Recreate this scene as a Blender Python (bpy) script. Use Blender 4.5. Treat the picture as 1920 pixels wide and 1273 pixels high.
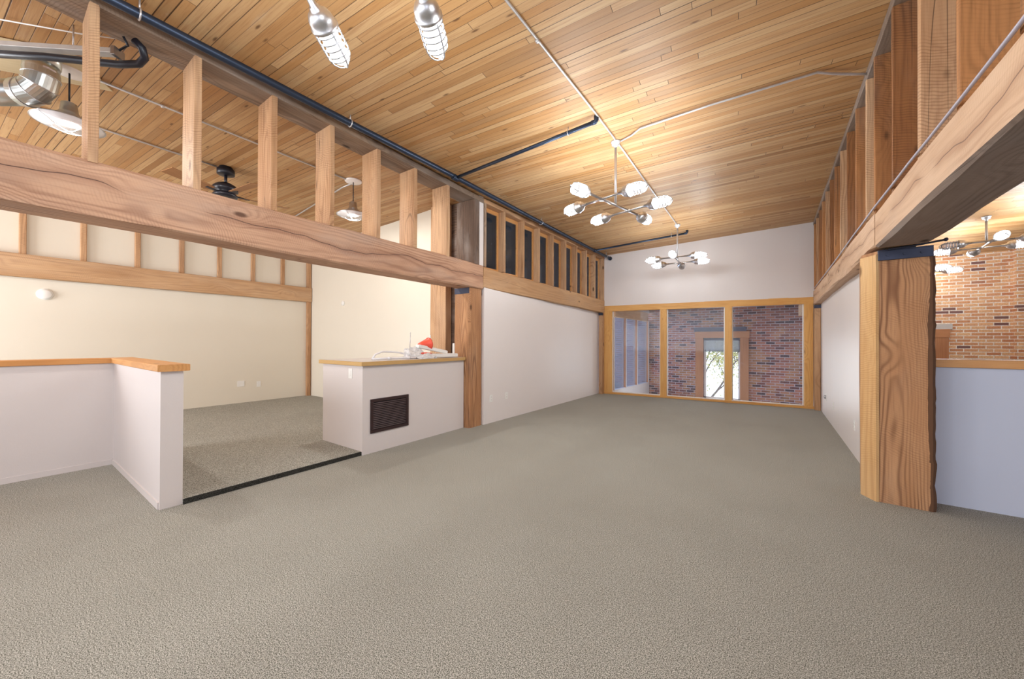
import bpy, bmesh, math, random
from mathutils import Vector, Matrix, noise
for o in list(bpy.data.objects): bpy.data.objects.remove(o, do_unlink=True)
SC = bpy.context.scene
C = bpy.context.collection
PI = math.pi
random.seed(7)

# ---------------------------------------------------------------- camera
H = 1.35
TH, PT, RL = 0.6132568, 0.0054478, 0.0033642
F = Vector((-math.sin(TH)*math.cos(PT), math.cos(TH)*math.cos(PT), math.sin(PT)))
R0 = Vector((math.cos(TH), math.sin(TH), 0)); U0 = R0.cross(F)
R1 = math.cos(RL)*R0 + math.sin(RL)*U0; U1 = -math.sin(RL)*R0 + math.cos(RL)*U0
cam = bpy.data.cameras.new('camera'); camo = bpy.data.objects.new('camera', cam); C.objects.link(camo)
cam.sensor_width = 36; cam.lens = 690.54/1920*36; cam.clip_start = 0.05; cam.clip_end = 200
m = Matrix.Identity(4)
for i in range(3): m[i][0] = R1[i]; m[i][1] = U1[i]; m[i][2] = -F[i]
m[0][3], m[1][3], m[2][3] = 0, 0, H
camo.matrix_world = m; SC.camera = camo
# ---------------------------------------------------------------- world, exposure
SC.view_settings.view_transform = 'Standard'; SC.view_settings.look = 'None'
SC.view_settings.exposure = 0.52; SC.view_settings.gamma = 1; SC.view_settings.use_curve_mapping = False
w = bpy.data.worlds.new('sky'); SC.world = w; w.use_nodes = True
bg = w.node_tree.nodes['Background']; bg.inputs[0].default_value = (.80, .89, 1, 1); bg.inputs[1].default_value = 1.5

def area(name, loc, rot, sx, sy, power, col):
    l = bpy.data.lights.new(name, 'AREA'); l.shape = 'RECTANGLE'; l.size = sx; l.size_y = sy; l.energy = power; l.color = col
    o = bpy.data.objects.new(name, l); o.location = loc; o.rotation_euler = rot; C.objects.link(o); return o
# daylight of the brick window; back and side-room lights are added fill
area('daylight_fill_back', (-2.2, -3.45, 2.0), (PI/2, 0, 0), 5.5, 2.2, 70, (.93, .95, 1))
area('daylight_fill_back_right', (3.4, -3.45, 1.9), (PI/2, 0, 0), 2.6, 2.2, 50, (.72, .83, 1))
area('daylight_fill_back_left', (-7.6, -3.45, 1.9), (PI/2, 0, 0), 2.0, 2.0, 170, (.97, .98, 1))
area('daylight_brick_window', (-1.15, 11.93, .6), (-PI/2, 0, 0), .85, 1.7, 24, (.84, .92, 1))
area('daylight_fill_side_room', (-8.9, 9.2, 1.5), (PI/2, 0, -PI/2), 3.2, 2.2, 520, (.66, .8, 1))  # added to light the stair bricks; the wall behind it has no window
LAMP = (.91, 1.0, 1.06)

# ---------------------------------------------------------------- materials
class NT:
    def __init__(s, name):
        s.m = bpy.data.materials.new(name); s.m.use_nodes = True; s.t = s.m.node_tree; s.t.nodes.clear()
        s.out = s.t.nodes.new('ShaderNodeOutputMaterial')
    def n(s, typ, **kw):
        x = s.t.nodes.new('ShaderNode'+typ)
        for k, v in kw.items():
            if hasattr(x, k): setattr(x, k, v)
            else: s.set(x, k, v)
        return x
    def set(s, x, k, v):
        sock = x.inputs[int(k[1:])] if (k[0] == 'i' and k[1:].isdigit()) else x.inputs[k.replace('_', ' ')]
        if isinstance(v, bpy.types.NodeSocket): s.t.links.new(v, sock)
        elif hasattr(v, 'bl_rna') and isinstance(v, bpy.types.Node): s.t.links.new(v.outputs[0], sock)
        else: sock.default_value = v
    def math(s, op, a, b=None, c=None, clamp=False):
        x = s.t.nodes.new('ShaderNodeMath'); x.operation = op; x.use_clamp = clamp
        for i, v in enumerate((a, b, c)):
            if v is not None: s.set(x, 'i%d' % i, v)
        return x.outputs[0]
    def vmath(s, op, a, b=None):
        x = s.t.nodes.new('ShaderNodeVectorMath'); x.operation = op
        s.set(x, 'i0', a)
        if b is not None: s.set(x, 'i1', b)
        return x.outputs[1] if op in ('LENGTH', 'DISTANCE', 'DOT_PRODUCT') else x.outputs[0]
    def mix(s, f, a, b, bt='MIX'):
        x = s.t.nodes.new('ShaderNodeMix'); x.data_type = 'RGBA'; x.blend_type = bt
        s.set(x, 'i0', f)
        for i, v in ((6, a), (7, b)):
            if isinstance(v, tuple): x.inputs[i].default_value = (*v[:3], 1)
            else: s.set(x, 'i%d' % i, v)
        return x.outputs[2]
    def ramp(s, f, lo, hi, a=0., b=1.):
        x = s.t.nodes.new('ShaderNodeMapRange'); x.interpolation_type = 'SMOOTHSTEP'
        for i, v in enumerate((f, lo, hi, a, b)): s.set(x, 'i%d' % i, v)
        return x.outputs[0]
    def noise(s, vec, scale, detail=3, rough=.55, dist=0.):
        x = s.t.nodes.new('ShaderNodeTexNoise')
        if vec is not None: s.set(x, 'Vector', vec)
        x.inputs['Scale'].default_value = scale; x.inputs['Detail'].default_value = detail
        x.inputs['Roughness'].default_value = rough; x.inputs['Distortion'].default_value = dist
        return x.outputs[0]
    def mapping(s, vec, loc=(0, 0, 0), rot=(0, 0, 0), scale=(1, 1, 1)):
        x = s.t.nodes.new('ShaderNodeMapping'); s.set(x, 'Vector', vec)
        for k, v in (('Location', loc), ('Rotation', rot), ('Scale', scale)): s.set(x, k, v)
        return x.outputs[0]
    def bsdf(s, col, rough=.6, metal=0., bump=None, bs=.3, bd=.01, spec=.5, **kw):
        x = s.t.nodes.new('ShaderNodeBsdfPrincipled')
        if isinstance(col, tuple): x.inputs['Base Color'].default_value = (*col[:3], 1)
        else: s.set(x, 'Base Color', col)
        s.set(x, 'Roughness', rough); s.set(x, 'Metallic', metal); x.inputs['Specular IOR Level'].default_value = spec
        if bump is not None:
            b = s.t.nodes.new('ShaderNodeBump'); b.inputs['Strength'].default_value = bs; b.inputs['Distance'].default_value = bd
            s.set(b, 'Height', bump); s.t.links.new(b.outputs[0], x.inputs['Normal'])
        for k, v in kw.items(): s.set(x, k, v)
        s.t.links.new(x.outputs[0], s.out.inputs[0]); return s.m
    def coord(s): return s.n('TexCoord').outputs['Object']

def lin(r, g, b):
    f = lambda c: (c/255/12.92) if c/255 <= .04045 else ((c/255+.055)/1.055)**2.4
    return (f(r), f(g), f(b))

def wood(name, ca, cb, dark, grey=.15, ring=38., saw=.35, rough=.7, ringamt=.5, knot=1.0, warp=.2, seam=0.):
    """timber whose length runs along local X: growth rings, knots, saw marks; every object differs"""
    ca, cb, dark = [(c[0]*.95, c[1]*.98, c[2]*1.09) for c in (ca, cb, dark)]
    N = NT(name); co = N.coord(); rnd = N.n('ObjectInfo').outputs['Random']
    r2 = N.math('FRACT', N.math('MULTIPLY', rnd, 17.31)); r3 = N.math('FRACT', N.math('MULTIPLY', rnd, 91.7))
    off = N.n('CombineXYZ', X=N.math('MULTIPLY', rnd, 37.), Y=N.math('MULTIPLY', r2, 9.), Z=N.math('MULTIPLY', r3, 9.)).outputs[0]
    p = N.vmath('ADD', co, off)
    warpv = N.mapping(p, scale=(.55, 2.2, 2.2))
    nw = N.n('TexNoise'); N.set(nw, 'Vector', warpv); nw.inputs['Scale'].default_value = 1.; nw.inputs['Detail'].default_value = 3
    wcol = N.vmath('SUBTRACT', nw.outputs['Color'], (.5, .5, .5))
    wcol = N.vmath('MULTIPLY', wcol, (0, warp, warp))
    # knots
    vo = N.n('TexVoronoi'); vo.feature = 'F1'; N.set(vo, 'Vector', N.mapping(p, scale=(1.5, 3.6, 3.6))); vo.inputs['Scale'].default_value = 1.
    kd = vo.outputs['Distance']; kk = N.ramp(kd, .0, .42, 1, 0)
    cross = N.vmath('MULTIPLY', co, (0.03, 1, 1))
    pith = N.n('CombineXYZ', X=0., Y=N.math('MULTIPLY_ADD', r2, .16, -.08), Z=N.math('MULTIPLY_ADD', r3, .16, -.08)).outputs[0]
    q = N.vmath('ADD', N.vmath('ADD', cross, pith), wcol)
    rad = N.math('ADD', N.vmath('LENGTH', q), N.math('MULTIPLY', kk, .085))
    rings = N.math('SINE', N.math('MULTIPLY', rad, ring*6.283))
    rings = N.math('POWER', N.math('MULTIPLY_ADD', rings, .5, .5), 2.2)
    area_ = N.ramp(N.noise(N.mapping(p, scale=(.6, 3, 3)), 1.3, 2), .35, .65, .25, 1)
    fib = N.noise(N.mapping(p, scale=(3, 90, 90)), 1., 3, .6)
    tone = N.noise(N.mapping(p, scale=(.7, 3.5, 3.5)), 1.2, 4)
    base = N.mix(N.ramp(N.math('ADD', N.math('MULTIPLY', tone, .8), N.math('MULTIPLY', rnd, .3)), .35, .75), ca, cb)
    base = N.mix(N.math('MULTIPLY', N.math('MULTIPLY', rings, area_), ringamt), base, dark)
    base = N.mix(N.ramp(fib, .45, .8, 0, .35), base, dark)
    gre = N.ramp(N.noise(N.mapping(p, scale=(.8, 2.5, 2.5)), 1.6, 4), .45, .75, 0, grey)
    base = N.mix(gre, base, (.34, .29, .26))
    # saw marks, faint and slightly slanted
    sx = N.n('SeparateXYZ', Vector=p).outputs
    sv = N.math('ADD', sx[0], N.math('MULTIPLY', N.math('ADD', sx[1], sx[2]), .35))
    sv = N.math('ADD', sv, N.math('MULTIPLY', N.noise(N.mapping(p, scale=(1, 3, 3)), 2., 2), .05))
    sw = N.math('SINE', N.math('MULTIPLY', N.math('ADD', sv, N.math('MULTIPLY', N.noise(N.mapping(p, scale=(1, .3, .3)), 9., 2), .05)), 6.283/.019))
    swm = N.math('MULTIPLY', N.ramp(sw, -.2, 1., 0, 1), N.ramp(N.noise(p, 3., 2), .4, .65, .15, 1))
    base = N.mix(N.math('MULTIPLY', swm, saw*.5), base, dark)
    # dark knot hearts
    k2 = N.ramp(kd, .045, .11, .85*knot, 0)
    base = N.mix(k2, base, tuple(c*.35 for c in dark))
    # long drying cracks
    ck = N.noise(N.mapping(p, scale=(.22, 8, 8)), 1., 0, .4)
    crack = N.ramp(N.math('ABSOLUTE', N.math('SUBTRACT', ck, .5)), .0, .005, 1, 0)
    crack = N.math('MULTIPLY', crack, N.ramp(N.noise(p, .9, 1), .5, .6, 0, .75 if saw > .25 else 0.))
    base = N.mix(crack, base, (.05, .03, .02))
    if seam:
        cz0 = N.n('SeparateXYZ', Vector=co).outputs[2]
        nn = N.noise(N.mapping(p, scale=(1.0, 0, 0)), 1., 3, .5)
        d = N.math('ABSOLUTE', N.math('SUBTRACT', cz0, N.math('MULTIPLY_ADD', nn, .36, -.17)))
        gate = N.ramp(N.noise(N.mapping(p, scale=(.9, 0, 0)), 1.3, 1), .36, .46, 0, 1)
        base = N.mix(N.math('MULTIPLY', N.ramp(d, .0, .06, .4, 0), gate), base, dark)
        ln = N.math('MULTIPLY', N.ramp(d, .0008, .0045, seam, 0), gate)
        base = N.mix(ln, base, (.06, .03, .03)); crack = N.math('MAXIMUM', crack, ln)
    hgt = N.math('ADD', N.math('MULTIPLY', N.math('MULTIPLY', sw, swm), .5*saw), N.math('ADD', N.math('MULTIPLY', fib, .8), N.math('MULTIPLY', crack, -2.)))
    return N.bsdf(base, rough, bump=hgt, bs=.35, bd=.004, spec=.25)

W_BEAM = wood('beam_left_wood', lin(203, 160, 125), lin(178, 135, 103), lin(128, 82, 60), .3, 44, .6, seam=.9)
W_BEAMB = wood('beam_far_wood', lin(214, 174, 130), lin(192, 148, 102), lin(140, 96, 62), .15, 30, .3, ringamt=.3)
W_BEAMR = wood('beam_right_wood', lin(219, 184, 148), lin(205, 165, 126), lin(160, 115, 80), .12, 22, .35, ringamt=.25, seam=.6)
W_STUD = wood('stud_wood', lin(210, 168, 124), lin(190, 144, 100), lin(122, 76, 45), .12, 34, .7)
W_STUDR = wood('stud_brown_wood', lin(188, 130, 78), lin(150, 98, 56), lin(84, 52, 30), .15, 34, .7)
W_DARK = wood('weathered_wood', lin(120, 95, 76), lin(92, 72, 58), lin(48, 36, 28), .5, 34, .4)
W_PLATE = wood('plate_wood', lin(172, 140, 108), lin(130, 108, 88), lin(78, 58, 44), .45, 34, .5)
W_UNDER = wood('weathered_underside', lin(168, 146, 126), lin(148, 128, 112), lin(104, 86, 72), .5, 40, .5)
W_POST = wood('post_wood', lin(208, 158, 110), lin(182, 130, 86), lin(112, 70, 44), .12, 72, .6, ringamt=.8, warp=.10)
W_POSTS = wood('post_side_wood', lin(224, 184, 130), lin(214, 168, 110), lin(168, 112, 62), .05, 22, .5, ringamt=.3)
W_FIR = wood('fir_trim_wood', lin(224, 170, 98), lin(212, 152, 78), lin(180, 116, 54), .0, 40, .0, .45, ringamt=.35)
W_CAP = wood('cap_wood', lin(216, 158, 96), lin(206, 144, 82), lin(168, 104, 54), .0, 40, .0, .4, ringamt=.3)
W_CASE = wood('casing_wood', lin(186, 128, 84), lin(170, 112, 72), lin(130, 80, 48), .05, 34, .2, .6, ringamt=.3)
W_TAN = wood('laminate_edge', lin(202, 162, 102), lin(196, 154, 94), lin(176, 134, 80), 0, 60, 0, .5, ringamt=.15, knot=0)
W_BLADE = wood('blade_wood', lin(165, 118, 76), lin(148, 102, 64), lin(110, 72, 44), 0, 60, 0, .5, ringamt=.2, knot=0)
W_PLY = wood('plywood', lin(218, 196, 152), lin(208, 184, 140), lin(188, 160, 116), 0, 20, 0, .6, ringamt=.15, knot=.3)

def paint(name, col, bump=.12, rough=.6):
    N = NT(name); co = N.coord()
    n1 = N.noise(co, 90, 3); n2 = N.noise(co, 2.2, 4)
    c = N.mix(N.ramp(n2, .3, .7, 0, .08), col, tuple(x*.86 for x in col))
    return N.bsdf(c, rough, bump=N.math('ADD', n1, N.math('MULTIPLY', n2, 2.)), bs=bump, bd=.004, spec=.35)
P_WHITE = paint('paint_white', lin(216, 207, 204))
P_WHITE_G = paint('paint_white_satin', lin(228, 220, 217), .05, .42)
P_CREAM = paint('paint_cream', lin(226, 218, 203))
P_BLUE_CAST = paint('paint_blue_cast', lin(196, 200, 216), .06)  # bluish light falling on the low right wall, put into its paint colour
P_PLASTIC = paint('plastic_white', lin(236, 234, 230), .02, .35)

def metal(name, col, rough, nz=.15, metallic=1.):
    N = NT(name); co = N.coord(); n = N.noise(co, 9, 4)
    c = N.mix(N.ramp(n, .3, .7, 0, .5), col, tuple(x*.72 for x in col))
    return N.bsdf(c, N.math('MULTIPLY_ADD', n, nz, rough), metallic, bump=n, bs=.05)
M_GALV = metal('galvanised_metal', (.62, .61, .62), .28)
M_GUARD = metal('guard_wire', (.36, .35, .36), .45, metallic=.6)
M_DUCT = metal('duct_sheet_metal', (.60, .62, .60), .24)
M_COND = metal('conduit_metal', (.66, .64, .64), .38, metallic=.75)
M_STEEL = metal('black_steel', (.035, .05, .085), .3, metallic=.6)
M_BRKT = metal('bracket_steel', (.05, .055, .085), .4, metallic=.7)
M_BLACK = metal('black_enamel', (.012, .013, .022), .3, metallic=.1)
M_BRONZE = metal('grille_bronze', (.045, .022, .022), .38, metallic=.3)
M_CHAN = metal('channel_metal', (.62, .6, .58), .4, metallic=.4)

def plain(name, col, rough=.5, **kw):
    N = NT(name); n = N.noise(N.coord(), 30, 2)
    return N.bsdf(N.mix(N.ramp(n, .3, .7, 0, .12), col, tuple(c*.8 for c in col)), rough, **kw)
M_VOID = plain('dark_void', (.006, .005, .006), .9)
M_ORANGE = plain('orange_plastic', lin(236, 88, 66), .4)
M_WPIPE = plain('white_pipe', lin(225, 222, 224), .35)
M_GREYTOP = plain('grey_laminate', lin(198, 188, 184), .3)
M_LINT = plain('dark_lintel', lin(78, 78, 92), .8)
M_CONC = plain('concrete_lintel', lin(190, 182, 176), .9)
M_ENAMEL = plain('white_enamel', lin(238, 232, 230), .3)
M_BARK = plain('bark', lin(96, 66, 46), .95)
M_CABLE = plain('cable_grey', lin(168, 162, 176), .4)
M_TEXT = plain('label_ink', lin(120, 118, 128), .6)
M_STICK = plain('label_paper', lin(216, 208, 214), .5)
M_TRUNK = plain('tree_bark', lin(96, 84, 76), .9)

def glass(name, tint=(1, 1, 1), dirt=.05, refl=1.0):
    N = NT(name); co = N.coord()
    tr = N.n('BsdfTransparent'); tr.inputs[0].default_value = (*tint, 1)
    gl = N.n('BsdfGlossy'); gl.inputs['Roughness'].default_value = .02
    fr = N.n('Fresnel'); fr.inputs['IOR'].default_value = 1.5
    m1 = N.n('MixShader'); N.set(m1, 'i0', N.math('MULTIPLY', fr, refl)); N.t.links.new(tr.outputs[0], m1.inputs[1]); N.t.links.new(gl.outputs[0], m1.inputs[2])
    df = N.n('BsdfDiffuse'); df.inputs[0].default_value = (.85, .86, .95, 1)
    d = N.math('ADD', N.ramp(N.noise(co, 3.5, 5, .7, 1.2), .58, .75, 0, dirt*3), dirt)
    sp = N.ramp(N.noise(N.mapping(co, scale=(1, 1, .25)), 14, 4, .8), .70, .74, 0, .25)
    m2 = N.n('MixShader'); N.set(m2, 'i0', N.math('ADD', d, sp, clamp=True)); N.t.links.new(m1.outputs[0], m2.inputs[1]); N.t.links.new(df.outputs[0], m2.inputs[2])
    N.t.links.new(m2.outputs[0], N.out.inputs[0]); return N.m
G_PANE = glass('window_glass', dirt=.03, refl=.3)
G_DARK = glass('clerestory_glass', (.62, .66, .7), dirt=.012, refl=1.)
G_BLUE_CAST = glass('blue_cast_glass', (.8, .88, 1), dirt=.06, refl=.8)  # blue of daylight and reflections put into the pane tint
G_SCREEN = glass('insect_screen', (.36, .38, .42), dirt=.10)

def jar(name, strength):
    N = NT(name)
    em = N.n('Emission'); em.inputs[0].default_value = (1, .93, .88, 1); em.inputs[1].default_value = strength
    tr = N.n('BsdfTransparent'); tr.inputs[0].default_value = (1, .98, .96, 1)
    gl = N.n('BsdfGlossy'); gl.inputs['Roughness'].default_value = .05
    m0 = N.n('MixShader'); m0.inputs[0].default_value = .08; N.t.links.new(tr.outputs[0], m0.inputs[1]); N.t.links.new(gl.outputs[0], m0.inputs[2])
    mx = N.n('MixShader'); mx.inputs[0].default_value = .78; N.t.links.new(m0.outputs[0], mx.inputs[1]); N.t.links.new(em.outputs[0], mx.inputs[2])
    N.t.links.new(mx.outputs[0], N.out.inputs[0]); return N.m
J_ON = jar('lit_glass_jar', 1.1)
J_OFF = glass('clear_jar', (.9, .9, .95), dirt=.12)
def emis(name, col, s):
    N = NT(name); em = N.n('Emission'); em.inputs[0].default_value = (*col, 1); em.inputs[1].default_value = s
    N.t.links.new(em.outputs[0], N.out.inputs[0]); return N.m
E_BULB = emis('bulb_glow', (1, .95, .9), 7)

def mat_ceiling():
    N = NT('ceiling_boards'); co = N.mapping(N.coord(), rot=(0, 0, math.radians(-4.8)))
    s = N.n('SeparateXYZ', Vector=co).outputs; BW = .068
    wob = N.math('MULTIPLY', N.noise(N.mapping(co, scale=(.35, .9, 0)), 1., 2), .05)
    v = N.math('DIVIDE', N.math('ADD', s[1], wob), BW); row = N.math('FLOOR', v); fv = N.math('FRACT', v)
    wn = N.n('TexWhiteNoise'); wn.noise_dimensions = '1D'; N.set(wn, 'W', row); rn = wn.outputs[0]
    u = N.math('ADD', s[0], N.math('MULTIPLY', rn, 13.)); ud = N.math('DIVIDE', u, 2.3); colm = N.math('FLOOR', ud); fu = N.math('FRACT', ud)
    w2 = N.n('TexWhiteNoise'); w2.noise_dimensions = '2D'; N.set(w2, 'Vector', N.n('CombineXYZ', X=row, Y=colm).outputs[0])
    idv = w2.outputs['Value']; idc = w2.outputs['Color']
    p = N.vmath('ADD', N.n('CombineXYZ', X=u, Y=s[1], Z=0.).outputs[0], N.vmath('MULTIPLY', idc, (20, 20, 20)))
    base = N.mix(N.ramp(idv, 0, 1), lin(196, 144, 90), lin(218, 176, 128))
    w3 = N.n('TexWhiteNoise'); w3.noise_dimensions = '1D'; N.set(w3, 'W', N.math('ADD', idv, 3.3))
    base = N.mix(N.ramp(w3.outputs[0], .86, 1., 0, .65), base, lin(160, 112, 66))
    base = N.mix(N.ramp(w3.outputs[0], .16, .0, 0, .5), base, lin(218, 182, 138))
    g = N.noise(N.mapping(p, scale=(2.2, 60, 1)), 1., 4, .65, .6)
    base = N.mix(N.ramp(g, .42, .75, 0, .55), base, lin(160, 106, 62))
    t = N.noise(N.mapping(co, scale=(.6, 2.5, 1)), 1.1, 4)
    base = N.mix(N.ramp(t, .5, .8, 0, .35), base, lin(170, 120, 72))
    vo = N.n('TexVoronoi'); N.set(vo, 'Vector', N.mapping(p, scale=(2.4, 9, 1))); vo.inputs['Scale'].default_value = 1
    base = N.mix(N.ramp(vo.outputs['Distance'], .03, .13, .8, 0), base, lin(92, 54, 28))
    scr = N.noise(N.mapping(co, rot=(0, 0, .5), scale=(1, 7, 1)), 1.6, 5, .7, .5)
    base = N.mix(N.ramp(scr, .62, .72, 0, .3), base, lin(214, 188, 160))
    gapw = N.math('MULTIPLY_ADD', N.math('POWER', rn, 4.), .10, .028)
    e = N.math('MINIMUM', fv, N.math('SUBTRACT', 1., fv))
    gap = N.ramp(N.math('DIVIDE', e, gapw), .3, 1.1, 1, 0)
    dk = N.math('MULTIPLY_ADD', rn, .5, .45)
    egap = N.ramp(N.math('MINIMUM', fu, N.math('SUBTRACT', 1., fu)), .0004, .0012, .9, 0)
    gg = N.math('MAXIMUM', N.math('MULTIPLY', gap, dk), egap)
    base = N.mix(gg, base, lin(60, 34, 18))
    hgt = N.math('ADD', N.math('MULTIPLY', N.math('MAXIMUM', gap, egap), -1.), N.math('ADD', N.math('MULTIPLY', g, .12), N.math('MULTIPLY', idv, .2)))
    base = N.mix(1., base, (.80, .80, .78), 'MULTIPLY')
    return N.bsdf(base, .5, bump=hgt, bs=.5, bd=.006, spec=.4)
M_CEIL = mat_ceiling()

def mat_carpet(name, k=1.):
    N = NT(name); co = N.coord()
    a = N.noise(co, 235, 2, .6); b = N.noise(co, 110, 3, .6); v = N.n('TexVoronoi'); N.set(v, 'Vector', co); v.inputs['Scale'].default_value = 240
    f = N.ramp(N.math('ADD', N.math('MULTIPLY', a, .8), N.math('MULTIPLY', b, .2)), .43, .57)
    c = N.mix(f, tuple(k*x for x in lin(92, 90, 82)), tuple(k*x for x in lin(230, 226, 217)))
    c = N.mix(N.ramp(v.outputs['Distance'], .2, .75, 0, .4), c, tuple(k*x for x in lin(134, 136, 122)))
    big = N.noise(co, 1.3, 4); c = N.mix(N.ramp(big, .35, .7, 0, .14), c, tuple(k*x for x in lin(128, 124, 114)))
    hgt = N.math('ADD', a, N.math('MULTIPLY', v.outputs['Distance'], -.8))
    return N.bsdf(c, .95, bump=hgt, bs=.18, bd=.003, spec=.1)
M_CARPET = mat_carpet('carpet', .84)
M_RISER = mat_carpet('shaded_dark_carpet', .10)  # dark carpet, with the shade of the turned-away riser put into its colour

def mat_brick():
    N = NT('old_brick'); co = N.coord(); s = N.n('SeparateXYZ', Vector=co).outputs
    wv = N.noise(co, 2.5, 3)
    u = N.math('ADD', N.math('SUBTRACT', s[0], s[1]), 40.); v = N.math('ADD', N.math('ADD', s[2], 20.), N.math('MULTIPLY', wv, .012))
    vec = N.n('CombineXYZ', X=u, Y=v, Z=0.).outputs[0]
    b = N.n('TexBrick'); N.set(b, 'Vector', vec); b.offset = .5
    for k, x in (('Scale', 1.), ('Mortar Size', .0088), ('Mortar Smooth', .25), ('Bias', 0.), ('Brick Width', .205), ('Row Height', .0685)): b.inputs[k].default_value = x
    b.inputs['Color1'].default_value = (0, 0, 0, 1); b.inputs['Color2'].default_value = (1, 1, 1, 1); b.inputs['Mortar'].default_value = (.5, .5, .5, 1)
    idv = b.outputs['Color']; fac = b.outputs['Fac']
    c = N.mix(N.ramp(idv, 0, .9), lin(208, 150, 108), lin(226, 178, 134))
    row = N.math('FLOOR', N.math('DIVIDE', v, .0685)); half = N.math('MULTIPLY', N.math('FRACT', N.math('MULTIPLY_ADD', row, .5, .5)), .205)
    br = N.math('FLOOR', N.math('DIVIDE', N.math('ADD', u, half), .205))
    wn = N.n('TexWhiteNoise'); wn.noise_dimensions = '2D'; N.set(wn, 'Vector', N.n('CombineXYZ', X=row, Y=br).outputs[0])
    c = N.mix(N.ramp(wn.outputs[0], .5, .95, 0, .6), c, lin(178, 108, 74))
    c = N.mix(N.ramp(wn.outputs[0], .93, .96, 0, .8), c, lin(92, 74, 82))
    c = N.mix(N.ramp(wn.outputs[0], .16, .05, 0, .6), c, lin(226, 184, 138))
    # dim blue light of the stair side put into darker brick and mortar colours
    west = N.ramp(s[0], .7, 1.0, 1, 0)
    wd = N.mix(N.ramp(wn.outputs[0], .2, .9), lin(164, 106, 88), lin(100, 56, 56))
    wd = N.mix(N.ramp(N.noise(co, 1.7, 3), .5, .62, 0, .6), wd, lin(176, 132, 92))
    wd = N.mix(N.ramp(wn.outputs[0], .84, .88, 0, .85), wd, lin(52, 48, 60))
    c = N.mix(west, c, wd)
    n = N.noise(co, 45, 4); c = N.mix(N.ramp(n, .4, .75, 0, .4), c, lin(140, 92, 66))
    mort = N.mix(west, lin(236, 224, 212), lin(172, 158, 162))
    mort = N.mix(N.ramp(N.noise(co, 30, 3), .4, .7, 0, .5), mort, lin(168, 148, 130))
    mort_extra = N.ramp(N.noise(co, 5.5, 5, .7), .64, .72, 0, .7)
    f2 = N.math('MAXIMUM', fac, N.math('MULTIPLY', mort_extra, .7))
    c = N.mix(f2, c, mort)
    hgt = N.math('ADD', N.math('MULTIPLY', fac, -1.), N.math('MULTIPLY', n, .35))
    return N.bsdf(c, .9, bump=hgt, bs=.6, bd=.01, spec=.15)
M_BRICK = mat_brick()

def mat_leaf():
    N = NT('leaves'); rnd = N.noise(N.coord(), 5, 2)
    c = N.mix(N.ramp(rnd, .4, .6), lin(205, 196, 110), lin(130, 150, 90))
    return N.bsdf(c, .6)
M_LEAF = mat_leaf()

# ---------------------------------------------------------------- helpers
def obj(name, bm, mat, parent=None, loc=None, smooth=False):
    me = bpy.data.meshes.new(name)
    bmesh.ops.recalc_face_normals(bm, faces=bm.faces)
    bm.to_mesh(me); bm.free()
    for mm in (mat if isinstance(mat, (list, tuple)) else [mat]): me.materials.append(mm)
    if smooth:
        for p in me.polygons: p.use_smooth = True
    o = bpy.data.objects.new(name, me); C.objects.link(o)
    if parent: o.parent = parent
    if loc is not None: o.location = loc
    return o
def tag(o, label, cat, group=None, kind=None):
    o['label'] = label; o['category'] = cat
    if group: o['group'] = group
    if kind: o['kind'] = kind
    return o
def struct(o): o['kind'] = 'structure'; return o
def empty(name, loc, label, cat, group=None, rz=0.):
    o = bpy.data.objects.new(name, None); C.objects.link(o); o.location = loc; o.rotation_euler = (0, 0, rz); o.empty_display_size = .1
    return tag(o, label, cat, group)
def add_box(bm, lo, hi, bev=0.):
    x0, y0, z0 = lo; x1, y1, z1 = hi
    v = [bm.verts.new(p) for p in ((x0,y0,z0),(x1,y0,z0),(x1,y1,z0),(x0,y1,z0),(x0,y0,z1),(x1,y0,z1),(x1,y1,z1),(x0,y1,z1))]
    fs = [bm.faces.new([v[i] for i in f]) for f in ((3,2,1,0),(4,5,6,7),(0,1,5,4),(1,2,6,5),(2,3,7,6),(3,0,4,7))]
    if bev > 0:
        es = list({e for f in fs for e in f.edges}); bmesh.ops.bevel(bm, geom=es, offset=bev, segments=2, affect='EDGES', profile=.6)
def box(name, lo, hi, mat, parent=None, bev=0.):
    """box whose origin sits at its lower corner centre"""
    c = ((lo[0]+hi[0])/2, (lo[1]+hi[1])/2, lo[2])
    bm = bmesh.new(); add_box(bm, tuple(lo[i]-c[i] for i in range(3)), tuple(hi[i]-c[i] for i in range(3)), bev)
    return obj(name, bm, mat, parent, c)
def wbox(name, lo, hi, mat, parent=None, bev=0.):
    bm = bmesh.new(); add_box(bm, lo, hi, bev); return obj(name, bm, mat, parent)
def add_tube(bm, pts, r, seg=10, closed=False, caps=True):
    pts = [Vector(p) for p in pts]; n = len(pts); rings = []
    up = None
    for i, p in enumerate(pts):
        if closed: t = (pts[(i+1) % n]-pts[i-1]).normalized()
        else: t = (pts[min(i+1, n-1)]-pts[max(i-1, 0)]).normalized()
        if up is None:
            up = Vector((0, 0, 1)) if abs(t.z) < .9 else Vector((1, 0, 0))
        a = (up - t*up.dot(t))
        if a.length < 1e-5: a = t.orthogonal()
        a.normalize(); b = t.cross(a); up = a
        rr = r[i] if isinstance(r, (list, tuple)) else r
        rings.append([bm.verts.new(p + rr*(math.cos(2*PI*k/seg)*a + math.sin(2*PI*k/seg)*b)) for k in range(seg)])
    m_ = n if closed else n-1
    for i in range(m_):
        A, B = rings[i], rings[(i+1) % n]
        for k in range(seg): bm.faces.new((A[k], A[(k+1) % seg], B[(k+1) % seg], B[k]))
    if not closed and caps:
        bm.faces.new(rings[0]); bm.faces.new(rings[-1][::-1])
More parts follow.
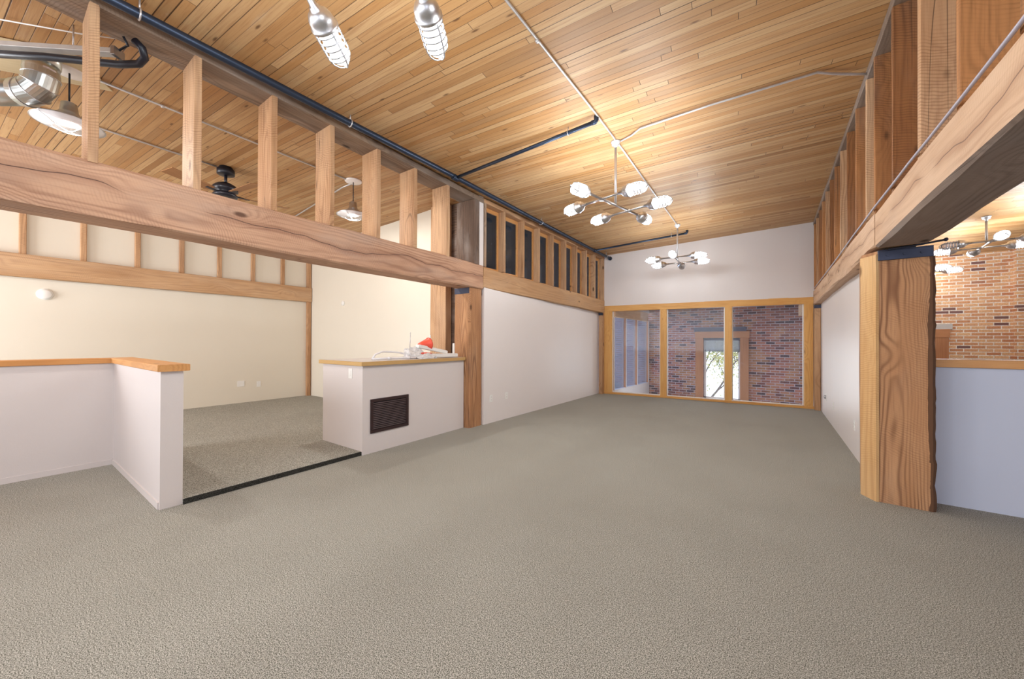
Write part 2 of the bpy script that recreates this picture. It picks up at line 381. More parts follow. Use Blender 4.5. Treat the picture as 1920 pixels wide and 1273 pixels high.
def tube(name, pts, r, mat, parent=None, seg=10, closed=False, org=None):
    pts = [Vector(p) for p in pts]
    org = Vector(org) if org else (pts[0] if parent is None else Vector((0, 0, 0)))
    bm = bmesh.new(); add_tube(bm, [p-org for p in pts], r, seg, closed)
    return obj(name, bm, mat, parent, org, True)
def add_lathe(bm, prof, axis='Z', seg=24, org=(0, 0, 0)):
    """prof: (along, radius) list"""
    rings = []
    for a, r in prof:
        ring = []
        for k in range(seg):
            c, s = r*math.cos(2*PI*k/seg), r*math.sin(2*PI*k/seg)
            p = (c, s, a) if axis == 'Z' else ((a, c, s) if axis == 'X' else (c, a, s))
            ring.append(bm.verts.new(Vector(p)+Vector(org)))
        rings.append(ring)
    for A, B in zip(rings, rings[1:]):
        for k in range(seg): bm.faces.new((A[k], A[(k+1) % seg], B[(k+1) % seg], B[k]))
    bm.faces.new(rings[0]); bm.faces.new(rings[-1][::-1])
def lathe(name, prof, mat, parent=None, axis='Z', seg=24, org=(0, 0, 0), loc=None):
    bm = bmesh.new(); add_lathe(bm, prof, axis, seg, org); o = obj(name, bm, mat, parent, loc, True)
    return o

def rect_prof(w, h, c):
    a, b = w/2, h/2
    return [(-a+c, -b), (a-c, -b), (a, -b+c), (a, b-c), (a-c, b), (-a+c, b), (-a, b-c), (-a, -b+c)]
def timber(name, p0, p1, w, h, mat, parent=None, up=(0, 0, 1), rough=.003, ch=.008, prof=None, step=.22, under=None):
    """a sawn timber from p0 to p1: local X runs along it, w is its local Y size, h its size towards 'up'"""
    p0 = Vector(p0); p1 = Vector(p1); L = (p1-p0).length; X = (p1-p0).normalized()
    Z = Vector(up); Z = (Z - X*Z.dot(X)).normalized(); Y = Z.cross(X)
    pr = prof or rect_prof(w, h, ch); n = max(1, int(L/step)); bm = bmesh.new(); rings = []
    sd = random.random()*100
    for i in range(n+1):
        x = L*i/n; ring = []
        for k, (a, b) in enumerate(pr):
            d = rough*noise.noise(Vector((x*1.1+sd, k//2*3.7, sd))) * 2.5
            e = rough*noise.noise(Vector((x*1.1+sd, k//2*3.7+50, sd))) * 2.5
            if i in (0, n): d = e = 0
            ring.append(bm.verts.new((x, a+d, b+e)))
        rings.append(ring)
    m_ = len(pr)
    for A, B in zip(rings, rings[1:]):
        for k in range(m_): bm.faces.new((A[k], A[(k+1) % m_], B[(k+1) % m_], B[k]))
    bm.faces.new(rings[0]); bm.faces.new(rings[-1][::-1])
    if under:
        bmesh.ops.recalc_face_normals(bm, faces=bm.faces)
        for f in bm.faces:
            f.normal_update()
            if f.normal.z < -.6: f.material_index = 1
    o = obj(name, bm, [mat, under] if under else mat)
    M = Matrix.Identity(4)
    for i in range(3): M[i][0] = X[i]; M[i][1] = Y[i]; M[i][2] = Z[i]; M[i][3] = p0[i]
    if parent:
        o.parent = parent
        bpy_m = Matrix.Translation(parent.location) @ parent.rotation_euler.to_matrix().to_4x4() if parent.parent is None else Matrix.Identity(4)
        o.matrix_local = bpy_m.inverted() @ M
    else: o.matrix_world = M
    return o
def copy_tree(o, parent=None):
    c = o.copy(); C.objects.link(c)
    if parent: c.parent = parent
    for ch in list(o.children):
        if ch.type == 'MESH': copy_tree(ch, c)
    return c
def lerp(a, b, t): return a+(b-a)*t
def zc(x, y): return 3.80-(0.7-x)/4.5*(0.03+0.019*y)          # ceiling height in the main space
SK = .0843
def yf(x): return 9.26+(x+3.70)*SK                              # front line of the far wall (slightly askew)
def xl(y): return -3.80+(y-4.6)*(.24/4.67) if y > 4.6 else -3.80  # face of the left beam line
def zr(y): return 3.75-.0625*(y-4)                               # ceiling height in the right-hand space

# ---------------------------------------------------------------- SETTING
o = wbox('floor', (-6.01, -3.5, -.12), (5.2, 4.6, 0), M_CARPET); struct(o)
bm = bmesh.new(); add_box(bm, (-3.97, 4.6, -.12), (.95, 9.62, 0)); struct(obj('floor', bm, M_CARPET))
bm = bmesh.new(); add_box(bm, (.95, 4.6, -.12), (5.2, 12, 0)); struct(obj('floor', bm, M_CARPET))
bm = bmesh.new(); add_box(bm, (-9.1, .93, -.12), (-3.965, 4.45, .045)); add_box(bm, (-9.1, -3.5, -.12), (-6.02, .93, .045))
struct(obj('floor', bm, M_CARPET))
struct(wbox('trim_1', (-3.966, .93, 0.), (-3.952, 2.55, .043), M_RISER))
bm = bmesh.new(); add_box(bm, (-9.1, 4.6, -.12), (-3.97, 12, 0)); struct(obj('floor', bm, M_CARPET))
struct(wbox('floor', (-3.3, 9.8, -1.1), (.75, 12, -.95), M_CARPET))      # stair landing beyond the glass

# ceiling: sloping board deck
bm = bmesh.new(); xs = [-9.3, -6, -3.8, -1.5, .7, 1.0]; ys = [-3.6, 0, 3, 6, 9.4, 12.2]
for dz in (0, .12):
    V = [[bm.verts.new((x, y, zc(x, y)+dz)) for x in xs] for y in ys]
    for j in range(len(ys)-1):
        for i in range(len(xs)-1): bm.faces.new((V[j][i], V[j][i+1], V[j+1][i+1], V[j+1][i]))
struct(obj('ceiling', bm, M_CEIL))
bm = bmesh.new()
A = [(1.0, -3.6, zc(1, -3.6)+.1), (1.0, 12.2, zc(1, 12)+.1), (1.0, -3.6, zr(-3.6)), (1.0, 12.2, zr(12.2)), (5.4, -3.6, zr(-3.6)), (5.4, 12.2, zr(12.2))]
v = [bm.verts.new(p) for p in A]
bm.faces.new((v[2], v[3], v[5], v[4]))
v2 = [bm.verts.new((p[0], p[1], max(p[2], 3.9)+.05)) for p in (A[2], A[3], A[5], A[4])]
bm.faces.new(v2)
for a, b, c_, d in ((v[2], v[3], v2[1], v2[0]), (v[3], v[5], v2[2], v2[1]), (v[5], v[4], v2[3], v2[2]), (v[4], v[2], v2[0], v2[3])): bm.faces.new((a, b, c_, d))
for k in (0, 1): bm.verts.remove(v[k])
struct(obj('ceiling', bm, M_CEIL))

def wall_poly(name, pts, y0, y1, mat, axis='Y'):
    """wall from a polygon of (along, z), extruded between y0 and y1"""
    bm = bmesh.new(); f = lambda a, z, t: (a, t, z) if axis == 'Y' else (t, a, z)
    P = [bm.verts.new(f(a, z, y0)) for a, z in pts]; Q = [bm.verts.new(f(a, z, y1)) for a, z in pts]
    bm.faces.new(P); bm.faces.new(Q[::-1]); n = len(pts)
    for k in range(n): bm.faces.new((P[k], P[(k+1) % n], Q[(k+1) % n], Q[k]))
    return struct(obj(name, bm, mat))
wall_poly('wall_left', [(-3.6, -.1), (12, -.1), (12, zc(-9.1, 12)+.05), (-3.6, zc(-9.1, -3.6)+.05)], -9.25, -9.1, P_CREAM, 'X')
wall_poly('wall_middle', [(-9.1, .0), (-4.81, .0), (-4.81, zc(-4.81, 4.5)+.02), (-9.1, zc(-9.1, 4.5)+.02)], 4.46, 4.60, P_CREAM)
wall_poly('wall_inner_left', [(4.62, .0), (9.30, .0), (9.30, 2.14), (4.62, 2.24)], -.14, 0, P_WHITE_G, 'X')
wl = C.objects[-1]; wl.rotation_euler = (0, 0, -math.atan2(.105, 4.66)); wl.location = (-3.806-.105-.0, 0, 0)
struct(wbox('gap_shade_board', (-4.81, 4.53, 0), (-4.16, 4.598, 3.68), W_DARK))  # added dark board, stands for the shade in the gap between the posts
struct(wbox('wall_inner_right', (.81, 4.62, 0), (.95, 9.70, 2.16), P_WHITE_G))
# end of the drywall above the left beam
struct(wbox('trim_2', (-4.0, 4.50, 2.57), (-3.81, 4.60, zc(-3.9, 4.5)), P_WHITE))
# far wall above the glass, askew by 4.8 degrees
bm = bmesh.new(); P = []
for d in (0, .12):
    P.append([bm.verts.new((x-d*SK, yf(x)+d, z)) for x, z in ((-3.62, 2.285), (.96, 2.275), (.96, zc(.96, 9.6)+.02), (-3.62, zc(-3.62, 9.3)+.02))])
bm.faces.new(P[0]); bm.faces.new(P[1][::-1])
for k in range(4): bm.faces.new((P[0][k], P[0][(k+1) % 4], P[1][(k+1) % 4], P[1][k]))
struct(obj('wall_far', bm, P_WHITE))
# brick wall across the whole end, with two window openings and a pier
bm = bmesh.new()
def bb(x0, x1, z0, z1, y0=12.0, y1=12.3): add_box(bm, (x0, y0, z0), (x1, y1, z1))
bb(-9.2, -1.62, -1.1, 3.9); bb(-1.62, -.70, 1.48, 3.9); bb(-1.62, -.70, -1.1, -.45); bb(-.70, 2.05, -1.1, 3.9)
bb(2.05, 2.96, 1.5, 3.9); bb(2.05, 2.96, -1.1, .4); bb(2.96, 5.3, -1.1, 3.9); bb(4.02, 5.2, -1.1, 3.9, 11.85, 12.0)
struct(obj('wall_brick', bm, M_BRICK))
struct(wbox('wall_right', (5.2, -3.6, -.1), (5.35, 12, 4.2), P_WHITE))
struct(wbox('wall_stair_right', (.66, 9.8, -1.1), (.80, 12, 3.9), P_WHITE))
# back wall behind the camera with window openings
bm = bmesh.new()
for a, b, z0, z1 in ((-9.25, -8.7, 0, 4.2), (-6.5, -5.1, 0, 4.2), (.7, 2.0, 0, 4.2), (4.8, 5.35, 0, 4.2), (-8.7, -6.5, 0, .8), (-8.7, -6.5, 3, 4.2),
                     (-5.1, .7, 0, .8), (-5.1, .7, 3.2, 4.2), (2, 4.8, 0, .8), (2, 4.8, 3.1, 4.2)):
    add_box(bm, (a, -3.6, z0), (b, -3.5, z1))
struct(obj('wall_back', bm, P_WHITE))

# ---- window_1: the glazed end wall
def fpt(x, z, off=0.): return (x - off*SK, yf(x)+off, z)
w1 = timber('window_1', fpt(-3.60, 2.215, .05), fpt(.72, 2.213, .05), .10, .145, W_FIR, rough=.0012, ch=.003); struct(w1)
def wpart(name, p0, p1, w, h, mat, up):
    o = timber(name, p0, p1, w, h, mat, up=up, rough=.0008, ch=.003)
    M = o.matrix_world.copy(); o.parent = w1; o.matrix_parent_inverse = w1.matrix_world.inverted(); o.matrix_world = M; return o
bpy.context.view_layer.update()
nrm = (-SK, 1, 0)
for a, b in ((-3.59, -3.375), (-2.205, -2.06), (-.85, -.712), (.555, .70)):
    x = (a+b)/2; nm = 'jamb' if a in (-3.59, .555) else 'mullion'
    wpart(nm, fpt(x, .045, .05), fpt(x, 2.143, .05), b-a, .10, W_FIR, nrm)
wpart('sill', fpt(-3.60, .022, .05), fpt(.72, .022, .05), .115, .044, W_FIR, (0, 0, 1))
for a, b in ((-3.375, -2.205), (-2.06, -.85), (-.712, .555)):
    for nm, p0, p1, upv in (('glazing_bead', fpt(a+.01, .05, .075), fpt(a+.01, 2.14, .075), nrm), ('glazing_bead', fpt(b-.01, .05, .075), fpt(b-.01, 2.14, .075), nrm),
                            ('glazing_bead', fpt(a+.02, .055, .075), fpt(b-.02, .055, .075), nrm)):
        wpart(nm, p0, p1, .02, .022, P_PLASTIC, upv)
    bm = bmesh.new(); q = [bm.verts.new(fpt(x, z, d)) for d in (.066, .070) for x, z in ((a, .045), (b, .045), (b, 2.143), (a, 2.143))]
    for f in ((0,1,2,3),(7,6,5,4),(0,4,5,1),(1,5,6,2),(2,6,7,3),(3,7,4,0)): bm.faces.new([q[i] for i in f])
    o = obj('pane', bm, G_PANE); o.parent = w1; o.matrix_parent_inverse = w1.matrix_world.inverted()

# ---- window_2 / window_3: exterior windows in the brick wall
def ext_window(n, x0, x1, zt, zb, lint, lmat, casew=.205):
    """x0..x1, zb..zt is the opening"""
    y = 12.0
    bm = bmesh.new()
    for a, b in ((x0, x0+.05), (x1-.05, x1)): add_box(bm, (a, y+.10, zb), (b, y+.16, zt))
    add_box(bm, (x0, y+.10, zt-.06), (x1, y+.16, zt)); add_box(bm, (x0, y+.10, zb), (x1, y+.16, zb+.07))
    W = struct(obj('window_%d' % n, bm, W_CASE if n == 3 else P_WHITE))
    for nm, a, b, z0, z1, mt in (('casing', x0-casew, x0, zb-.5, zt+.005, W_CASE), ('casing', x1, x1+casew, zb-.5, zt+.005, W_CASE), ('head_casing', x0-casew-.015, x1+casew+.015, zt, zt+.185, W_CASE)):
        up = (0, 1, 0)
        if nm == 'casing': o = timber(nm, ((a+b)/2, y-.025, z0), ((a+b)/2, y-.025, z1), b-a, .05, mt, up=up, rough=.001, ch=.003)
        else: o = timber(nm, (a, y-.03, (z0+z1)/2), (b, y-.03, (z0+z1)/2), z1-z0, .06, mt, up=up, rough=.001, ch=.003)
        o.parent = W
    o = wbox('lintel', (lint[0], y-.04, zt+.185), (lint[1], y+.02, zt+.30), lmat, W)
    o = wbox('reveal', (x0, y, zb-.04), (x1, y+.1, zb), P_WHITE, W)
    o = wbox('pane', (x0+.05, y+.125, zb+.07), (x1-.05, y+.13, zt-.06), G_PANE, W)
    return W
W2 = ext_window(2, -1.615, -.705, 1.47, -.31, (-1.86, -.56), M_LINT)
wbox('roller_screen', (-1.60, 12.06, 1.08), (-.72, 12.065, 1.44), G_SCREEN, W2)
wbox('screen_cassette', (-1.61, 12.03, 1.40), (-.71, 12.08, 1.46), M_LINT, W2)
W3 = ext_window(3, 2.06, 2.945, 1.465, .4, (1.8, 3.20), M_CONC, .20)

# ---- window_4: windows of the stair partition, running away behind the glass
px0, py0, px1, py1 = -3.36, 9.45, -3.14, 11.98
def ppt(t, z, off=0.): return (lerp(px0, px1, t)-off, lerp(py0, py1, t), z)
bm = bmesh.new()
q = [bm.verts.new(ppt(t, z, d)) for d in (0., .12) for t, z in ((0, -1.), (1, -1.), (1, .045), (0, .045))]
for f in ((0,1,2,3),(7,6,5,4),(0,4,5,1),(1,5,6,2),(2,6,7,3),(3,7,4,0)): bm.faces.new([q[i] for i in f])
struct(obj('wall_stair_left', bm, P_WHITE))
bm = bmesh.new()
q = [bm.verts.new(ppt(t, z, d)) for d in (0., .12) for t, z in ((0, 2.3), (1, 2.25), (1, 3.6), (0, 3.6))]
for f in ((0,1,2,3),(7,6,5,4),(0,4,5,1),(1,5,6,2),(2,6,7,3),(3,7,4,0)): bm.faces.new([q[i] for i in f])
struct(obj('wall_stair_left', bm, P_WHITE))
w4 = struct(timber('window_4', ppt(0, .065, .06), ppt(1, .065, .06), .13, .04, P_WHITE, rough=0, ch=.003))
bpy.context.view_layer.update()
def kid(o, par): o.parent = par; o.matrix_parent_inverse = par.matrix_world.inverted(); return o
tt = [0., .30, .62, .985]
for i, t in enumerate(tt):
    kid(timber('mullion', ppt(t, .085, .075), ppt(t, 2.0, .075), .05, .12, W_CASE, up=(1, 0, 0), rough=.001, ch=.003), w4)
    kid(timber('glazing_bead', ppt(t, .085, .005), ppt(t, 2.0, .005), .028, .02, P_WHITE, up=(1, 0, 0), rough=0, ch=.002), w4)
for a, b in zip(tt, tt[1:]):
    bm = bmesh.new(); q = [bm.verts.new(ppt(t, z, d)) for d in (.05, .055) for t, z in ((a, .085), (b, .085), (b, 2.0), (a, 2.0))]
    for f in ((0,1,2,3),(7,6,5,4),(0,4,5,1),(1,5,6,2),(2,6,7,3),(3,7,4,0)): bm.faces.new([q[i] for i in f])
    kid(obj('pane', bm, G_BLUE_CAST), w4)
tag(timber('timber_beam', ppt(0, 2.15, .08), ppt(.94, 2.12, .08), .20, .27, W_BEAMB), 'timber beam above the stair windows, seen through the left glass pane', 'beam')
tag(timber('timber_beam', (.62, 9.85, 2.14), (.62, 11.3, 2.12), .16, .26, W_BEAMB), 'short timber beam end in the top right corner behind the glass', 'beam')

# ---- clerestory of the left wall, far section: studs with recessed windows
sy = [4.663, 5.158, 5.715, 6.23, 6.745, 7.264, 7.765, 8.25, 8.72, 9.235]
ordn = ['first', 'second', 'third', 'fourth', 'fifth', 'sixth', 'seventh', 'eighth', 'ninth', 'tenth', 'eleventh', 'twelfth', 'thirteenth', 'fourteenth', 'fifteenth', 'sixteenth']
def zb2(y): return lerp(2.565, 2.425, (y-4.66)/4.6)       # top of the far left beam
def ztp(y): return zc(-3.7, y)-.085
for i, y in enumerate(sy):
    x = xl(y)-.075; yc = y-.025
    mt = W_STUD
    tag(timber('wall_stud', (x, yc, zb2(y)), (x, yc, ztp(y)), .05, .15, mt if i else W_PLATE, up=(1, 0, 0), rough=.0015, ch=.004),
        '%s timber stud of the glazed clerestory, counting from the post to the far wall' % ordn[i], 'stud', 'studs between the clerestory windows')
nwin = 5
for i in range(9):
    y0, y1 = sy[i], sy[i+1]-.05; x0, x1 = xl(y0)-.12, xl(y1)-.12; zb_ = zb2(y0)-.005; zt = ztp(y1)-.0
    bm = bmesh.new(); fw = .032
    def fb(a, b, z0, z1, d0=0., d1=.03):
        ya, yb = lerp(y0, y1, a), lerp(y0, y1, b); xa, xb = lerp(x0, x1, a), lerp(x0, x1, b)
        q = [bm.verts.new(p) for p in ((xa, ya, z0), (xb, yb, z0), (xb, yb, z1), (xa, ya, z1), (xa-d1, ya, z0), (xb-d1, yb, z0), (xb-d1, yb, z1), (xa-d1, ya, z1))]
        for f in ((0,1,2,3),(7,6,5,4),(0,4,5,1),(1,5,6,2),(2,6,7,3),(3,7,4,0)): bm.faces.new([q[k] for k in f])
    r = fw/(y1-y0)
    fb(0, r, zb_, zt); fb(1-r, 1, zb_, zt); fb(r, 1-r, zb_, zb_+fw); fb(r, 1-r, zt-fw-.03, zt)
    wn_ = struct(obj('window_%d' % nwin, bm, W_CAP)); nwin += 1
    bm = bmesh.new(); q = [bm.verts.new(p) for p in ((x0-.02, y0+fw, zb_+fw), (x1-.02, y1-fw, zb_+fw), (x1-.02, y1-fw, zt-fw-.03), (x0-.02, y0+fw, zt-fw-.03),
        (x0-.024, y0+fw, zb_+fw), (x1-.024, y1-fw, zb_+fw), (x1-.024, y1-fw, zt-fw-.03), (x0-.024, y0+fw, zt-fw-.03))]
    for f in ((0,1,2,3),(7,6,5,4),(0,4,5,1),(1,5,6,2),(2,6,7,3),(3,7,4,0)): bm.faces.new([q[k] for k in f])
    obj('pane', bm, G_DARK, wn_)

# ---------------------------------------------------------------- TIMBERS
tag(timber('timber_beam', (-3.955, -1.4, 2.385), (-3.955, 4.585, 2.385), .31, .385, W_BEAM, rough=.007, ch=.014), 'long weathered timber beam across the left side, nearest the camera', 'beam')
tag(timber('timber_beam', (xl(4.6)-.155, 4.60, 2.385), (xl(9.27)-.155, 9.255, 2.270), .31, .325, W_BEAMB, rough=.005, ch=.012), 'paler timber beam on top of the white left wall, under the clerestory', 'beam')
tag(timber('top_plate', (-3.955, -1.4, zc(-3.9, -1.4)-.055), (-3.955, 4.60, zc(-3.9, 4.6)-.055), .31, .085, W_PLATE, rough=.004), 'grey weathered timber plate under the ceiling on top of the open studs', 'beam')
tag(timber('top_plate', (xl(4.6)-.1, 4.605, zc(-3.85, 4.6)-.048), (xl(9.27)-.1, 9.255, zc(-3.6, 9.25)-.048), .2, .075, W_STUD, rough=.003), 'timber plate under the ceiling on top of the glazed clerestory', 'beam')
lst = [.404, .965, 1.53, 2.085, 2.65, 3.207, 3.80]
for i, y in enumerate(lst):
    tag(timber('wall_stud', (-3.955, y, 2.57), (-3.955, y, zc(-3.9, y)-.095), .05 if i != 6 else .06, .305, W_STUD, up=(1, 0, 0), rough=.003, ch=.005),
        '%s open stud above the long left beam, counting away from the camera' % ordn[i], 'stud', 'open studs on the long left beam')
for i, y in enumerate((-.16, -.72)):
    tag(timber('wall_stud', (-3.955, y, 2.57), (-3.955, y, zc(-3.9, y)-.095), .05, .305, W_STUD, up=(1, 0, 0), rough=.003, ch=.005),
        'open stud on the long left beam, %s' % ('just left of the first one, outside the picture' if i == 0 else 'second outside the picture on the left'), 'stud', 'open studs on the left beam outside the picture')
tag(timber('timber_post', (-3.99, 4.425, 2.575), (-3.99, 4.425, zc(-4, 4.4)-.097), .13, .38, W_DARK, up=(1, 0, 0), rough=.004), 'dark grey-brown post above the left beam beside the last open stud', 'post')
pl = tag(timber('timber_post', (-4.0, 4.455, 0), (-4.0, 4.455, 2.195), .31, .34, W_POST, up=(1, 0, 0), rough=.006, ch=.03), 'rough timber post between the console and the white left wall', 'post')
b_ = timber('post_bracket', (-4.0, 4.455, 2.10), (-4.0, 4.455, 2.19), .325, .30, M_BRKT, up=(1, 0, 0), rough=0, ch=.002); kid(b_, pl)
tag(timber('timber_post', (-4.625, 4.45, .045), (-4.625, 4.45, zc(-4.6, 4.45)-.0), .14, .37, W_STUD, up=(1, 0, 0), rough=.002), 'pale timber post ending the cream wall behind the console', 'post')
# corner columns of the glazed end wall
for x, yy, lab in ((-3.615, 9.19, 'slim timber column in the left corner beside the glazed wall'), (.758, 9.57, 'slim timber column in the right corner beside the glazed wall')):
    p = tag(timber('timber_post', (x, yy, 0), (x, yy, 2.11), .14, .095, W_STUD, up=(1, 0, 0), rough=.002), lab, 'post')
    kid(wbox('post_bracket', (x-.055, yy-.08, 2.035), (x+.055, yy-.02, 2.10), M_BRKT), p)
# right side
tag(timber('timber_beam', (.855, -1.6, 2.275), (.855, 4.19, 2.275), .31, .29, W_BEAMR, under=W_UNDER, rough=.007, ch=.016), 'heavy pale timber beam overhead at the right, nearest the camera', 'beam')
tag(timber('timber_beam', (.85, 4.23, 2.29), (.85, 9.62, 2.262), .30, .285, W_BEAMR, rough=.007, ch=.016), 'pale timber beam on top of the white right wall, beyond the post', 'beam')
tag(timber('top_plate', (.855, -1.6, 3.765), (.855, 9.62, 3.765), .31, .075, W_PLATE, rough=.002), 'timber plate under the ceiling on top of the right-hand studs', 'beam')
rst = [1.50, 2.03, 2.56, 3.12, 3.69, 4.25, 4.575, 5.08, 5.60, 6.10, 6.60, 7.1, 7.6, 8.1, 8.6, 9.1, 9.55]
for i, y in enumerate(rst):
    lab = ('stud on the right beam beyond the right edge of the picture' if i == 0 else '%s wide stud on the right beam, counting away from the camera' % ordn[i-1])
    tag(timber('wall_stud', (.855, y, 2.42), (.855, y, 3.73), .045, .30, W_STUDR if i % 3 else W_STUD, up=(1, 0, 0), rough=.0025, ch=.004), lab, 'stud', 'wide studs above the right beam')
# big right post (one side is a paler planed face, the outer edge keeps its bark)
bm = bmesh.new(); prf = [(.742, 4.36), (1.045, 4.345), (1.06, 4.37), (1.06, 4.60), (.668, 4.60), (.664, 4.50)]
rp = timber('timber_post', (.86, 4.47, 0), (.86, 4.47, 2.13), 0, 0, W_POST, up=(1, 0, 0), rough=.005,
            prof=[(4.47-y, x-.86) for x, y in prf], step=.15)
bm.free()
tag(rp, 'massive rough-sawn timber post at the right with an iron bracket on top', 'post')
kid(wbox('planed_face', (0, 0, 0), (1, 1, 1), W_POSTS), rp)
pf = C.objects[-1]; me = pf.data
bm = bmesh.new(); zz = [i*.14 for i in range(16)]
ring = []
for z in zz:
    z = min(z, 2.125); d = .003*noise.noise(Vector((z*2, 0, 3)))
    ring.append([bm.verts.new(p) for p in ((.728+d, 4.345, z), (.652+d, 4.490, z), (.664+d, 4.51, z), (.748, 4.352, z))])
for A_, B_ in zip(ring, ring[1:]):
    for k in range(4): bm.faces.new((A_[k], A_[(k+1) % 4], B_[(k+1) % 4], B_[k]))
bm.faces.new(ring[0]); bm.faces.new(ring[-1][::-1]); bmesh.ops.recalc_face_normals(bm, faces=bm.faces)
# put grain along local X: rotate mesh so X is up
for v_ in bm.verts: v_.co = Vector((v_.co.z, v_.co.x, v_.co.y))
bm.to_mesh(me); bm.free()
pf.matrix_world = Matrix(((0, 1, 0, 0), (0, 0, 1, 0), (1, 0, 0, 0), (0, 0, 0, 1)))
pf['label'] = 'paler planed left face'
bm = bmesh.new(); ring = []
for i in range(60):
    z = 2.05*i/59; n1 = .010+.012*noise.noise(Vector((z*7, 1, 0)))+.006*noise.noise(Vector((z*25, 3, 0)))
    ring.append([bm.verts.new(p) for p in ((1.036-abs(n1)*.6, 4.346, z), (1.05+n1*.6, 4.338+n1*.3, z), (1.066+n1, 4.36, z), (1.064+n1*.5, 4.43, z), (1.05, 4.43, z))])
for A_, B_ in zip(ring, ring[1:]):
    for k in range(5): bm.faces.new((A_[k], A_[(k+1) % 5], B_[(k+1) % 5], B_[k]))
bm.faces.new(ring[0]); bm.faces.new(ring[-1][::-1])
kid(obj('bark_edge', bm, M_BARK), rp)
bm = bmesh.new(); add_box(bm, (.742, 4.335, 2.045), (1.062, 4.36, 2.125), .003); add_box(bm, (.742, 4.335, 2.125), (1.062, 4.60, 2.132))
for x in (.80, .90, 1.0): add_lathe(bm, [(-.008, .012), (0, .012)], 'Y', 8, (x, 4.335, 2.085))
add_tube(bm, [(.80, 4.325, 2.13), (.98, 4.325, 2.145), (1.12, 4.33, 2.163)], .008, 8); add_lathe(bm, [(-.012, .006), (-.006, .014), (.006, .014), (.012, .006)], 'X', 10, (1.125, 4.33, 2.165))
br = obj('post_bracket', bm, M_BRKT); kid(br, rp)

# timber band, studs and corner post on the cream wall of the left room
tag(timber('timber_band', (-9.045, -1.5, 2.445), (-9.045, 4.445, 2.445), .10, .335, W_BEAMB, rough=.003), 'wide timber band running along the cream wall of the left room', 'beam')
for i, y in enumerate((-.3, .28, .87, 1.49, 2.08, 2.66, 3.245, 3.83)):
    lab = 'thin upright timber on the cream wall beyond the left edge' if i == 0 else '%s thin upright timber on the cream wall above the timber band, from the left' % ordn[i-1]
    tag(timber('wall_batten', (-9.07, y, 2.615), (-9.07, y, zc(-9.07, y)-.005), .07, .06, W_STUD, up=(1, 0, 0), rough=.001), lab, 'batten', 'thin uprights on the cream wall')
p = tag(timber('timber_post', (-9.06, 4.405, .045), (-9.06, 4.405, 2.28), .085, .08, W_STUD, up=(1, 0, 0), rough=.002), 'slim timber post in the corner of the cream walls under the band', 'post')
tag(timber('wall_batten', (-9.06, 4.405, 2.615), (-9.06, 4.405, zc(-9.06, 4.4)-.005), .085, .08, W_STUD, up=(1, 0, 0), rough=.002), 'thin upright timber in the corner of the cream walls above the band', 'batten')

# ---------------------------------------------------------------- LOW WALLS
hw = empty('half_wall', (-5.0, .86, 0), 'L-shaped white half wall with orange wooden cap at the left', 'half wall')
def loc(o, par): o.location = Vector(o.location)-Vector(par.location); return o
bm = bmesh.new()
pts = [(-6.02, -3.4), (-5.87, -3.4), (-5.87, .79), (-3.975, .79), (-3.975, .93), (-6.02, .93)]
def prism(bm, pts, z0, z1):
    P = [bm.verts.new((x, y, z0)) for x, y in pts]; Q = [bm.verts.new((x, y, z1)) for x, y in pts]
    bm.faces.new(P[::-1]); bm.faces.new(Q); n = len(pts)
    for k in range(n): bm.faces.new((P[k], P[(k+1) % n], Q[(k+1) % n], Q[k]))
prism(bm, pts, 0, 1.10)
loc(obj('wall_body', bm, P_WHITE, hw, (0, 0, 0)), hw)
def kidm(o, par):
    M = o.matrix_world.copy(); o.parent = par; o.matrix_parent_inverse = (Matrix.Translation(par.location) @ par.rotation_euler.to_matrix().to_4x4()).inverted(); return o
kidm(timber('wooden_cap', (-5.945, -3.4, 1.1275), (-5.945, .765, 1.1275), .20, .055, W_CAP, rough=.0006, ch=.004), hw)
kidm(timber('wooden_cap', (-6.045, .865, 1.1275), (-3.945, .865, 1.1275), .20, .055, W_CAP, rough=.0006, ch=.004), hw)
bm = bmesh.new(); add_box(bm, (-5.872, -3.4, 0), (-5.862, .792, .055)); add_box(bm, (-5.87, .780, 0), (-4.0, .792, .055)); loc(obj('base_trim', bm, P_WHITE, hw, (0, 0, 0)), hw)

lw = empty('half_wall', (2.6, 4.68, 0), 'pale half wall with wooden cap right of the massive post', 'half wall')
loc(box('wall_body', (1.06, 4.61, 0), (5.2, 4.75, 1.146), P_BLUE_CAST, lw), lw)
kidm(timber('wooden_cap', (1.062, 4.68, 1.180), (5.2, 4.68, 1.180), .20, .066, W_CAP, rough=.0006, ch=.004), lw)

cs = empty('console', (-4.4, 3.4, 0), 'white built-in counter box with grey top and tan wooden edge', 'counter')
loc(box('counter_body', (-4.83, 2.54, .0), (-3.94, 4.285, 1.055), P_WHITE, cs), cs)
bm = bmesh.new(); add_box(bm, (-4.86, 2.515, 1.085), (-3.915, 4.285, 1.103)); loc(obj('countertop', bm, M_GREYTOP, cs, (0, 0, 0)), cs)
kidm(timber('wooden_edge', (-3.915, 2.503, 1.079), (-3.915, 4.285, 1.079), .028, .048, W_TAN, rough=0, ch=.002), cs)
kidm(timber('wooden_edge', (-4.87, 2.515, 1.079), (-3.929, 2.515, 1.079), .026, .048, W_TAN, rough=0, ch=.002), cs)

